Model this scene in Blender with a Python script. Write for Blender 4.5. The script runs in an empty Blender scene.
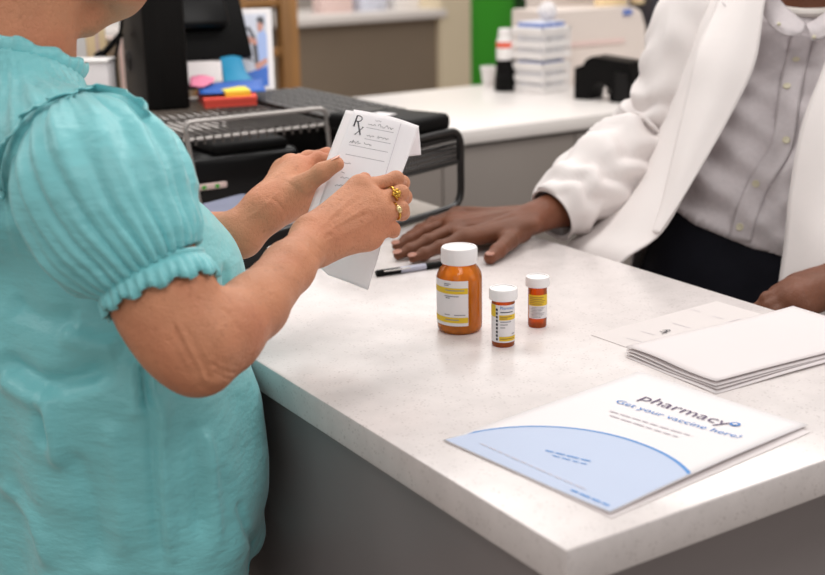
import bpy, bmesh, math, random
import numpy as np
from mathutils import Vector, Matrix, noise
from mathutils.bvhtree import BVHTree

random.seed(7)
SC = bpy.context.scene
COL = SC.collection
V3 = Vector
PI = math.pi

# ------------------------------------------------------------------ camera model (world metres)
FPX = 1262.41
YAW, PITCH, ROLL = math.radians(32.5075), math.radians(16.1212), math.radians(-1.09996)
CAM = np.array([-0.59648, -0.71131, 1.44])
_f = np.array([math.sin(YAW)*math.cos(PITCH), math.cos(YAW)*math.cos(PITCH), -math.sin(PITCH)])
_r0 = np.array([math.cos(YAW), -math.sin(YAW), 0.0])
_u0 = np.cross(_r0, _f)
_r = math.cos(ROLL)*_r0 + math.sin(ROLL)*_u0
_u = -math.sin(ROLL)*_r0 + math.cos(ROLL)*_u0
ZC = 0.95          # worktop height

def ray(x, y): return _f + _r*(x-412.5)/FPX - _u*(y-287.5)/FPX
def pd(x, y, D): return V3(CAM + ray(x, y)*D)                 # point at a depth
def pz(x, y, z=ZC):
    d = ray(x, y); return V3(CAM + d*((z-CAM[2])/d[2]))       # point on a level
def pY(x, y, Y):
    d = ray(x, y); return V3(CAM + d*((Y-CAM[1])/d[1]))
def pX(x, y, X):
    d = ray(x, y); return V3(CAM + d*((X-CAM[0])/d[0]))

cam_data = bpy.data.cameras.new('camera')
cam = bpy.data.objects.new('camera', cam_data); COL.objects.link(cam)
M = Matrix(((_r[0], _u[0], -_f[0], CAM[0]), (_r[1], _u[1], -_f[1], CAM[1]), (_r[2], _u[2], -_f[2], CAM[2]), (0, 0, 0, 1)))
cam.matrix_world = M
cam_data.sensor_width = 36.0
cam_data.lens = FPX/825*36
cam_data.clip_start = 0.05
cam_data.dof.use_dof = True
cam_data.dof.focus_distance = 1.48
cam_data.dof.aperture_fstop = 4.6
SC.camera = cam

# ------------------------------------------------------------------ materials
def srgb(r, g, b):
    def c(v):
        v /= 255.0
        return v/12.92 if v <= 0.04045 else ((v+0.055)/1.055)**2.4
    return (c(r), c(g), c(b))

def mat(name, col, rough=0.5, metal=0.0, var=0.06, vscale=8.0, bump=0.0, bscale=60.0, spec=0.5, stretch=None, **kw):
    m = bpy.data.materials.new(name); m.use_nodes = True
    nt = m.node_tree; N = nt.nodes; L = nt.links
    b = N['Principled BSDF']
    b.inputs['Roughness'].default_value = rough
    b.inputs['Metallic'].default_value = metal
    b.inputs['Specular IOR Level'].default_value = spec
    tc = N.new('ShaderNodeTexCoord')
    mp = N.new('ShaderNodeMapping'); L.new(tc.outputs['Object'], mp.inputs['Vector'])
    if stretch: mp.inputs['Scale'].default_value = stretch
    nz = N.new('ShaderNodeTexNoise'); nz.inputs['Scale'].default_value = vscale; nz.inputs['Detail'].default_value = 4
    L.new(mp.outputs[0], nz.inputs['Vector'])
    rp = N.new('ShaderNodeValToRGB')
    lo = tuple(max(0, c*(1-var)) for c in col); hi = tuple(min(1, c*(1+var)) for c in col)
    rp.color_ramp.elements[0].position = 0.3; rp.color_ramp.elements[1].position = 0.7
    rp.color_ramp.elements[0].color = (*lo, 1); rp.color_ramp.elements[1].color = (*hi, 1)
    L.new(nz.outputs['Fac'], rp.inputs['Fac']); L.new(rp.outputs['Color'], b.inputs['Base Color'])
    if bump:
        nb = N.new('ShaderNodeTexNoise'); nb.inputs['Scale'].default_value = bscale; nb.inputs['Detail'].default_value = 5
        L.new(mp.outputs[0], nb.inputs['Vector'])
        bp = N.new('ShaderNodeBump'); bp.inputs['Strength'].default_value = bump; bp.inputs['Distance'].default_value = 0.004
        L.new(nb.outputs['Fac'], bp.inputs['Height']); L.new(bp.outputs['Normal'], b.inputs['Normal'])
    for k, v in kw.items(): b.inputs[k].default_value = v
    return m

def quartz():
    m = mat('white_quartz', srgb(220, 212, 210), rough=0.22, var=0.05, vscale=34)
    nt = m.node_tree; N = nt.nodes; L = nt.links; b = N['Principled BSDF']
    base = b.inputs['Base Color'].links[0].from_socket
    tc = next(n for n in N if n.type == 'TEX_COORD')
    vo = N.new('ShaderNodeTexVoronoi'); vo.inputs['Scale'].default_value = 210
    L.new(tc.outputs['Object'], vo.inputs['Vector'])
    r1 = N.new('ShaderNodeValToRGB'); r1.color_ramp.elements[0].position = 0.16; r1.color_ramp.elements[1].position = 0.36
    r1.color_ramp.elements[0].color = (1, 1, 1, 1); r1.color_ramp.elements[1].color = (0, 0, 0, 1)
    L.new(vo.outputs['Distance'], r1.inputs['Fac'])
    nz = N.new('ShaderNodeTexNoise'); nz.inputs['Scale'].default_value = 75; L.new(tc.outputs['Object'], nz.inputs['Vector'])
    r2 = N.new('ShaderNodeValToRGB'); r2.color_ramp.elements[0].position = 0.42; r2.color_ramp.elements[1].position = 0.6
    L.new(nz.outputs['Fac'], r2.inputs['Fac'])
    mu = N.new('ShaderNodeMath'); mu.operation = 'MULTIPLY'; L.new(r1.outputs[0], mu.inputs[0]); L.new(r2.outputs[0], mu.inputs[1])
    m2 = N.new('ShaderNodeMath'); m2.operation = 'MULTIPLY'; m2.inputs[1].default_value = 0.36; L.new(mu.outputs[0], m2.inputs[0])
    mx = N.new('ShaderNodeMix'); mx.data_type = 'RGBA'
    L.new(m2.outputs[0], mx.inputs['Factor']); L.new(base, mx.inputs['A']); mx.inputs['B'].default_value = (*srgb(150, 136, 132), 1)
    L.new(mx.outputs['Result'], b.inputs['Base Color'])
    return m

def amber(name, col, dens):
    m = bpy.data.materials.new(name); m.use_nodes = True
    nt = m.node_tree; N = nt.nodes; L = nt.links
    N.remove(N['Principled BSDF']); out = N['Material Output']
    nz = N.new('ShaderNodeTexNoise'); nz.inputs['Scale'].default_value = 20
    mixc = N.new('ShaderNodeMix'); mixc.data_type = 'RGBA'
    mixc.inputs['A'].default_value = (*[c*0.95 for c in col], 1); mixc.inputs['B'].default_value = (*col, 1); L.new(nz.outputs['Fac'], mixc.inputs['Factor'])
    tr = N.new('ShaderNodeBsdfTransparent'); tr.inputs['Color'].default_value = (1.0, min(1, col[1]*1.62), min(1, col[2]*4.4), 1)
    df = N.new('ShaderNodeBsdfTranslucent'); L.new(mixc.outputs['Result'], df.inputs['Color'])
    d2 = N.new('ShaderNodeBsdfDiffuse'); L.new(mixc.outputs['Result'], d2.inputs['Color'])
    gl = N.new('ShaderNodeBsdfGlossy'); gl.inputs['Roughness'].default_value = 0.08
    a = N.new('ShaderNodeMixShader'); a.inputs[0].default_value = 0.5; L.new(df.outputs[0], a.inputs[1]); L.new(d2.outputs[0], a.inputs[2])
    s = N.new('ShaderNodeMixShader'); s.inputs[0].default_value = dens; L.new(tr.outputs[0], s.inputs[1]); L.new(a.outputs[0], s.inputs[2])
    fr = N.new('ShaderNodeFresnel'); fr.inputs['IOR'].default_value = 1.45
    s2 = N.new('ShaderNodeMixShader'); L.new(fr.outputs[0], s2.inputs[0]); L.new(s.outputs[0], s2.inputs[1]); L.new(gl.outputs[0], s2.inputs[2])
    L.new(s2.outputs[0], out.inputs['Surface'])
    return m

def skin(name, col, dark, red, fine=0.35):
    m = mat(name, col, rough=0.48, var=0.10, vscale=22, bump=fine, bscale=70, spec=0.28)
    nt = m.node_tree; N = nt.nodes; L = nt.links; b = N['Principled BSDF']
    base = b.inputs['Base Color'].links[0].from_socket
    tc = next(n for n in N if n.type == 'TEX_COORD')
    n1 = N.new('ShaderNodeTexVoronoi'); n1.inputs['Scale'].default_value = 120; L.new(tc.outputs['Object'], n1.inputs['Vector'])
    r1 = N.new('ShaderNodeValToRGB'); r1.color_ramp.elements[0].position = 0.12; r1.color_ramp.elements[1].position = 0.42
    r1.color_ramp.elements[0].color = (1, 1, 1, 1); r1.color_ramp.elements[1].color = (0, 0, 0, 1); L.new(n1.outputs['Distance'], r1.inputs['Fac'])
    n1b = N.new('ShaderNodeTexNoise'); n1b.inputs['Scale'].default_value = 55; L.new(tc.outputs['Object'], n1b.inputs['Vector'])
    r1b = N.new('ShaderNodeValToRGB'); r1b.color_ramp.elements[0].position = 0.46; r1b.color_ramp.elements[1].position = 0.62; L.new(n1b.outputs['Fac'], r1b.inputs['Fac'])
    f0 = N.new('ShaderNodeMath'); f0.operation = 'MULTIPLY'; L.new(r1.outputs[0], f0.inputs[0]); L.new(r1b.outputs[0], f0.inputs[1])
    f1 = N.new('ShaderNodeMath'); f1.operation = 'MULTIPLY'; f1.inputs[1].default_value = 0.30; L.new(f0.outputs[0], f1.inputs[0])
    # a net of fine skin creases
    ve = N.new('ShaderNodeTexVoronoi'); ve.feature = 'DISTANCE_TO_EDGE'; ve.inputs['Scale'].default_value = 240
    mp2 = N.new('ShaderNodeMapping'); mp2.inputs['Scale'].default_value = (1.0, 1.6, 0.7); mp2.inputs['Rotation'].default_value = (0.5, 0.7, 0.3)
    L.new(tc.outputs['Object'], mp2.inputs['Vector']); L.new(mp2.outputs[0], ve.inputs['Vector'])
    re_ = N.new('ShaderNodeValToRGB'); re_.color_ramp.elements[1].position = 0.16; L.new(ve.outputs['Distance'], re_.inputs['Fac'])
    b2 = N.new('ShaderNodeBump'); b2.inputs['Strength'].default_value = fine*0.55; b2.inputs['Distance'].default_value = 0.0032
    L.new(re_.outputs[0], b2.inputs['Height'])
    old = b.inputs['Normal'].links[0].from_node
    L.new(old.outputs['Normal'], b2.inputs['Normal']); L.new(b2.outputs['Normal'], b.inputs['Normal'])
    x1 = N.new('ShaderNodeMix'); x1.data_type = 'RGBA'; L.new(f1.outputs[0], x1.inputs['Factor']); L.new(base, x1.inputs['A']); x1.inputs['B'].default_value = (*dark, 1)
    n2 = N.new('ShaderNodeTexNoise'); n2.inputs['Scale'].default_value = 14; L.new(tc.outputs['Object'], n2.inputs['Vector'])
    r2 = N.new('ShaderNodeValToRGB'); r2.color_ramp.elements[0].position = 0.45; r2.color_ramp.elements[1].position = 0.7; L.new(n2.outputs['Fac'], r2.inputs['Fac'])
    f2 = N.new('ShaderNodeMath'); f2.operation = 'MULTIPLY'; f2.inputs[1].default_value = 0.35; L.new(r2.outputs[0], f2.inputs[0])
    x2 = N.new('ShaderNodeMix'); x2.data_type = 'RGBA'; L.new(f2.outputs[0], x2.inputs['Factor']); L.new(x1.outputs['Result'], x2.inputs['A']); x2.inputs['B'].default_value = (*red, 1)
    L.new(x2.outputs['Result'], b.inputs['Base Color'])
    return m

MT = {}
MT['quartz'] = quartz()
MT['panel'] = mat('grey_laminate', srgb(139, 131, 131), 0.38, var=0.03, vscale=5)
MT['panel2'] = mat('back_panel_laminate', srgb(136, 128, 122), 0.45, var=0.03, vscale=5)
MT['taupe'] = mat('taupe_laminate', srgb(128, 114, 98), 0.5, var=0.04, vscale=3)
MT['seam'] = mat('dark_seam', srgb(60, 56, 55), 0.7)
MT['top2'] = mat('white_laminate', srgb(232, 226, 222), 0.3, var=0.02)
MT['wall'] = mat('wall_paint', srgb(228, 216, 208), 0.8, var=0.02, vscale=2)
MT['cream'] = mat('cream_paint', srgb(222, 208, 180), 0.75, var=0.03, vscale=2)
MT['green'] = mat('green_paint', srgb(60, 168, 40), 0.45, var=0.06, vscale=3)
MT['dkgreen'] = mat('dark_green_paint', srgb(24, 70, 22), 0.5, var=0.08, vscale=3)
MT['floor'] = mat('vinyl_floor', srgb(150, 140, 132), 0.4, var=0.08, vscale=4)
MT['wood'] = mat('brown_wood', srgb(150, 108, 62), 0.5, var=0.2, vscale=6, stretch=(6, 6, 0.6))
MT['white'] = mat('white_plastic', srgb(236, 232, 230), 0.4, var=0.015)
MT['paper'] = mat('white_paper', srgb(232, 227, 228), 0.75, var=0.012, vscale=5)
MT['thinpaper'] = mat('thin_paper', srgb(252, 249, 250), 0.75, var=0.01, vscale=5)
def thin():
    nt = MT['thinpaper'].node_tree; N = nt.nodes; L = nt.links
    t = N.new('ShaderNodeBsdfTranslucent'); t.inputs['Color'].default_value = (.97, .95, .96, 1)
    x = N.new('ShaderNodeMixShader'); x.inputs[0].default_value = 0.58
    L.new(N['Principled BSDF'].outputs[0], x.inputs[1]); L.new(t.outputs[0], x.inputs[2]); L.new(x.outputs[0], N['Material Output'].inputs['Surface'])
thin()
MT['paper2'] = mat('warm_paper', srgb(224, 216, 216), 0.75, var=0.012, vscale=5)
MT['ink'] = mat('black_ink', srgb(38, 36, 44), 0.6)
MT['greyink'] = mat('grey_ink', srgb(150, 146, 152), 0.7)
MT['palegrey'] = mat('pale_grey_ink', srgb(205, 198, 204), 0.7)
MT['black'] = mat('black_plastic', srgb(14, 13, 13), 0.5, var=0.15, vscale=30, bump=0.05, bscale=400, spec=0.1)
MT['blackwood'] = mat('black_vinyl_grain', srgb(18, 16, 15), 0.5, var=0.25, vscale=12, spec=0.15, stretch=(20, 20, 0.7))
MT['blackgloss'] = mat('glossy_black', srgb(9, 8, 9), 0.3, var=0.1, spec=0.25)
MT['blackmetal'] = mat('black_metal', srgb(20, 18, 18), 0.3, var=0.1, spec=0.6)
MT['greykey'] = mat('charcoal_key', srgb(48, 44, 42), 0.45, var=0.2, vscale=80)
MT['wire'] = mat('silver_wire', srgb(176, 170, 166), 0.35, metal=0.75, var=0.04)
MT['darkwire'] = mat('grey_wire', srgb(96, 90, 86), 0.4, metal=0.5, var=0.05)
MT['chrome'] = mat('chrome', srgb(215, 212, 210), 0.15, metal=1.0, var=0.02)
MT['gold'] = mat('gold', srgb(205, 160, 70), 0.22, metal=1.0, var=0.08, vscale=90)
MT['gem'] = mat('pale_gold_stone', srgb(232, 206, 150), 0.2, metal=0.7, var=0.05)
MT['red'] = mat('coral_paper', srgb(238, 82, 66), 0.7, var=0.03)
MT['redd'] = mat('deep_red_paper', srgb(205, 48, 52), 0.7, var=0.03)
MT['yellow'] = mat('yellow_paper', srgb(246, 226, 70), 0.7, var=0.03)
MT['pink'] = mat('pink_paper', srgb(248, 142, 176), 0.7, var=0.03)
MT['teal'] = mat('teal_paper', srgb(30, 142, 186), 0.55, var=0.05)
MT['blue'] = mat('blue_paper', srgb(28, 96, 190), 0.55, var=0.06)
MT['ltblue'] = mat('light_blue_print', srgb(188, 200, 224), 0.6, var=0.015)
MT['midblue'] = mat('blue_print', srgb(78, 142, 208), 0.6, var=0.02)
MT['textblue'] = mat('blue_lettering', srgb(70, 128, 196), 0.6, var=0.02)
MT['purple'] = mat('plum_lettering', srgb(98, 84, 112), 0.6, var=0.02)
MT['amberbig'] = amber('amber_plastic', srgb(255, 160, 52), 0.5)
MT['ambersm'] = amber('dark_amber_plastic', srgb(226, 116, 30), 0.60)
MT['pill'] = mat('peach_pill', srgb(255, 232, 190), 0.5, var=0.03)
MT['cap'] = mat('white_cap', srgb(242, 238, 238), 0.42, var=0.01)
MT['labely'] = mat('yellow_label_band', srgb(226, 190, 40), 0.55, var=0.02)
MT['blouse'] = mat('turquoise_satin', srgb(132, 211, 216), 0.40, var=0.05, vscale=6, bump=0.75, bscale=34, spec=0.5, stretch=(1, 1, 2.4))
MT['blouse'].node_tree.nodes['Principled BSDF'].inputs['Sheen Weight'].default_value = 0.25
MT['skin'] = skin('light_skin', srgb(204, 140, 106), srgb(146, 88, 58), srgb(200, 116, 86), 0.5)
MT['skind'] = skin('dark_skin', srgb(108, 66, 46), srgb(62, 38, 28), srgb(128, 72, 50), 0.3)
MT['nail'] = mat('fingernail', srgb(226, 168, 146), 0.3, var=0.03)
MT['naild'] = mat('fingernail_warm', srgb(164, 108, 88), 0.32, var=0.03)
MT['hairw'] = mat('silver_hair', srgb(196, 190, 184), 0.6, var=0.2, vscale=40, bump=0.6, bscale=90)
MT['hairb'] = mat('black_hair', srgb(20, 17, 16), 0.7, var=0.2, vscale=60, bump=0.8, bscale=200)
MT['eye'] = mat('eye_white', srgb(235, 230, 225), 0.2)
MT['iris'] = mat('dark_iris', srgb(50, 36, 28), 0.2)
MT['coat'] = mat('white_coat_cotton', srgb(228, 221, 219), 0.75, var=0.012, bump=0.25, bscale=20, spec=0.2)
MT['shirt'] = mat('pale_grey_oxford', srgb(214, 206, 208), 0.8, var=0.04, vscale=140, bump=0.3, bscale=30, spec=0.2)
MT['tee'] = mat('white_tee', srgb(235, 228, 222), 0.8, var=0.02)
MT['button'] = mat('cream_button', srgb(226, 218, 190), 0.35, var=0.03)
MT['navy'] = mat('navy_cotton', srgb(24, 25, 34), 0.8, var=0.12, vscale=30, bump=0.2, bscale=60, spec=0.2)
MT['shoe'] = mat('black_leather', srgb(22, 20, 20), 0.4, var=0.1)
MT['photo_bg'] = mat('photo_pale', srgb(196, 200, 214), 0.4, var=0.12, vscale=12)
MT['photo_dark'] = mat('photo_dark', srgb(52, 50, 58), 0.4, var=0.2, vscale=12)
MT['photo_blue'] = mat('photo_shirt_blue', srgb(150, 172, 220), 0.4, var=0.06)
MT['photo_skin'] = mat('photo_skin', srgb(186, 128, 112), 0.4, var=0.06)
MT['bluepack'] = mat('blue_white_pack', srgb(214, 218, 232), 0.5, var=0.12, vscale=30)
MT['bluetag'] = mat('blue_tag', srgb(96, 124, 196), 0.5, var=0.05)
MT['creamfile'] = mat('cream_folder', srgb(246, 222, 178), 0.6, var=0.05)
MT['greyfile'] = mat('grey_folder', srgb(168, 168, 184), 0.6, var=0.08)
MT['orange'] = mat('orange_red_label', srgb(226, 92, 66), 0.5, var=0.05)
MT['pinkbox'] = mat('pale_pink_box', srgb(232, 206, 200), 0.6, var=0.06)
MT['bluepaper'] = mat('slate_paper', srgb(120, 124, 146), 0.6, var=0.2, vscale=9)

# ------------------------------------------------------------------ mesh helpers
def link(o, parent=None):
    COL.objects.link(o)
    if parent is not None: o.parent = parent
    return o
def obj(name, bm, m, parent=None, smooth=True, keep_bm=False):
    me = bpy.data.meshes.new(name)
    bmesh.ops.recalc_face_normals(bm, faces=bm.faces[:])
    bm.to_mesh(me); bm.free()
    for ms in (m if isinstance(m, (list, tuple)) else [m]): me.materials.append(ms)
    if smooth: shade(me)
    return link(bpy.data.objects.new(name, me), parent)
def shade(me, ang=0.7):
    me.polygons.foreach_set('use_smooth', [True]*len(me.polygons))
    try: me.set_sharp_from_angle(angle=ang)
    except Exception: pass
def from_np(name, v, f, m, parent=None, smooth=True):
    me = bpy.data.meshes.new(name)
    me.from_pydata([tuple(p) for p in np.asarray(v).tolist()], [], [tuple(q) for q in np.asarray(f).tolist()] if len(f) else [])
    for ms in (m if isinstance(m, (list, tuple)) else [m]): me.materials.append(ms)
    me.update()
    if smooth: me.polygons.foreach_set('use_smooth', [True]*len(me.polygons))
    return link(bpy.data.objects.new(name, me), parent)
def tag(o, label, cat, group=None):
    o['label'] = label; o['category'] = cat
    if group: o['group'] = group
    return o
def thing(name, label, cat, loc=(0, 0, 0), group=None):
    o = bpy.data.objects.new(name, None); o.empty_display_size = 0.05
    COL.objects.link(o); o.location = loc
    return tag(o, label, cat, group)
def struct(o): o['kind'] = 'structure'; return o
def under(o, root):               # parent while keeping world coordinates
    o.parent = root; o.matrix_parent_inverse = Matrix.Translation(-V3(root.location)); return o
def copy_tree(o):
    c = o.copy(); COL.objects.link(c)
    for ch in list(o.children):
        d = copy_tree(ch); d.parent = c
        d.matrix_parent_inverse = ch.matrix_parent_inverse.copy()
    return c

def add_box(bm, c, s, R=None, bev=0.0, seg=2):
    r = bmesh.ops.create_cube(bm, size=1.0)
    vs = r['verts']
    mtx = Matrix.Translation(V3(c)) @ ((R.to_4x4() if R is not None else Matrix.Identity(4))) @ Matrix.Diagonal((*s, 1))
    bmesh.ops.transform(bm, matrix=mtx, verts=vs)
    if bev > 0:
        es = list({e for v in vs for e in v.link_edges})
        bmesh.ops.bevel(bm, geom=es, offset=bev, segments=seg, profile=0.5, affect='EDGES')
def box(name, c, s, m, parent=None, R=None, bev=0.0):
    bm = bmesh.new(); add_box(bm, c, s, R, bev); return obj(name, bm, m, parent)
def Rz(a): return Matrix.Rotation(a, 3, 'Z')
def add_tube(bm, pts, r, seg=10, closed=False, caps=True):
    pts = [V3(p) for p in pts]; n = len(pts)
    rad = r if isinstance(r, (list, tuple)) else [r]*n
    rings = []; up = None
    for i, p in enumerate(pts):
        if closed: t = pts[(i+1) % n]-pts[i-1]
        else: t = pts[min(i+1, n-1)]-pts[max(i-1, 0)]
        t.normalize()
        if up is None:
            up = V3((0, 0, 1)) if abs(t.z) < 0.9 else V3((1, 0, 0))
        s = t.cross(up); s.normalize(); up = s.cross(t); up.normalize()
        rings.append([bm.verts.new(p + (s*math.cos(2*PI*k/seg)+up*math.sin(2*PI*k/seg))*rad[i]) for k in range(seg)])
    m = n if closed else n-1
    for i in range(m):
        a, b = rings[i], rings[(i+1) % n]
        for k in range(seg): bm.faces.new((a[k], a[(k+1) % seg], b[(k+1) % seg], b[k]))
    if caps and not closed:
        bm.faces.new(rings[0][::-1]); bm.faces.new(rings[-1])
def tube(name, pts, r, m, parent=None, seg=10, closed=False):
    bm = bmesh.new(); add_tube(bm, pts, r, seg, closed); return obj(name, bm, m, parent)
def round_path(pts, rad, n=5):
    pts = [V3(p) for p in pts]; out = [pts[0]]
    for i in range(1, len(pts)-1):
        a, b, c = pts[i-1], pts[i], pts[i+1]
        d1 = (a-b).normalized()*rad; d2 = (c-b).normalized()*rad
        for k in range(n+1):
            t = k/n; out.append((b+d1)*(1-t)**2 + b*2*t*(1-t) + (b+d2)*t*t)
    out.append(pts[-1]); return out
def spline(pts, n=8, closed=False):
    pts = [V3(p) for p in pts]; N_ = len(pts); out = []
    rng = range(N_ if closed else N_-1)
    for i in rng:
        if closed: p0, p1, p2, p3 = pts[i-1], pts[i], pts[(i+1) % N_], pts[(i+2) % N_]
        else: p0, p1, p2, p3 = pts[max(i-1, 0)], pts[i], pts[i+1], pts[min(i+2, N_-1)]
        for k in range(n):
            t = k/n
            out.append(0.5*((2*p1)+(p2-p0)*t+(2*p0-5*p1+4*p2-p3)*t*t+(3*p1-p0-3*p2+p3)*t**3))
    if not closed: out.append(pts[-1])
    return out
def add_lathe(bm, prof, seg=40, c=(0, 0, 0), cap0=True, cap1=True):
    c = V3(c); rings = []
    for r, z in prof:
        rings.append([bm.verts.new(c+V3((r*math.cos(2*PI*k/seg), r*math.sin(2*PI*k/seg), z))) for k in range(seg)])
    for a, b in zip(rings, rings[1:]):
        for k in range(seg): bm.faces.new((a[k], a[(k+1) % seg], b[(k+1) % seg], b[k]))
    if cap0: bm.faces.new(rings[0][::-1])
    if cap1: bm.faces.new(rings[-1])
def lathe(name, prof, m, parent=None, seg=40, c=(0, 0, 0), cap0=True, cap1=True):
    bm = bmesh.new(); add_lathe(bm, prof, seg, c, cap0, cap1); return obj(name, bm, m, parent)
def add_poly(bm, pts, thick=0.0, n=None):
    pts = [V3(p) for p in pts]
    vs = [bm.verts.new(p) for p in pts]; f = bm.faces.new(vs)
    if thick:
        f.normal_update(); nn = n if n is not None else f.normal
        r = bmesh.ops.extrude_face_region(bm, geom=[f])
        bmesh.ops.translate(bm, verts=[g for g in r['geom'] if isinstance(g, bmesh.types.BMVert)], vec=V3(nn)*thick)
def poly(name, pts, m, parent=None, thick=0.0, n=None):
    bm = bmesh.new(); add_poly(bm, pts, thick, n); return obj(name, bm, m, parent, smooth=False)

def cr(P, n):                      # Catmull-Rom on a list of numpy arrays
    P = [np.asarray(p, float) for p in P]; N_ = len(P); out = []
    for i in range(N_-1):
        p0 = P[i-1] if i > 0 else 2*P[0]-P[1]
        p3 = P[i+2] if i+2 < N_ else 2*P[-1]-P[-2]
        p1, p2 = P[i], P[i+1]
        for k in range(n):
            t = k/n
            out.append(0.5*((2*p1)+(p2-p0)*t+(2*p0-5*p1+4*p2-p3)*t*t+(3*p1-p0-3*p2+p3)*t**3))
    out.append(P[-1]); return out
def sheet(name, grid, m, parent=None, n=6, thick=0.002, off=0.0, disp=None):
    rows = [cr(r, n) for r in grid]
    cols = cr([np.array(r) for r in rows], n)
    A = np.array(cols)                      # (R, C, 3)
    if disp is not None: A = disp(A)
    R_, C_ = A.shape[:2]
    v = A.reshape(-1, 3)
    f = [(i*C_+j, i*C_+j+1, (i+1)*C_+j+1, (i+1)*C_+j) for i in range(R_-1) for j in range(C_-1)]
    o = from_np(name, v, f, m, parent)
    if thick:
        md = o.modifiers.new('thickness', 'SOLIDIFY'); md.thickness = thick; md.offset = off
    return o
def text_mesh(s, size, align='LEFT', bold=0.0):
    cu = bpy.data.curves.new('t', 'FONT'); cu.body = s; cu.size = size; cu.align_x = align; cu.offset = bold
    cu.resolution_u = 3
    o = bpy.data.objects.new('t', cu); COL.objects.link(o)
    dg = bpy.context.evaluated_depsgraph_get()
    me = bpy.data.meshes.new_from_object(o.evaluated_get(dg))
    bpy.data.objects.remove(o); bpy.data.curves.remove(cu)
    return me
def text_on(name, s, size, m, parent, o, ux, uy, align='LEFT', lift=0.0006, bold=0.0, fit=None, warp=None):
    me = text_mesh(s, size, align, bold); me.name = name
    xs = [v.co.x for v in me.vertices]
    sx = 1.0
    if fit: sx = fit/(max(xs)-min(xs))
    ux, uy = V3(ux).normalized(), V3(uy).normalized(); n = ux.cross(uy)
    for v in me.vertices:
        a, b = v.co.x*sx, v.co.y
        v.co = warp(a, b) if warp else V3(o)+ux*a+uy*b+n*lift
    me.materials.clear(); me.materials.append(m); me.update()
    return link(bpy.data.objects.new(name, me), parent)

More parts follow.
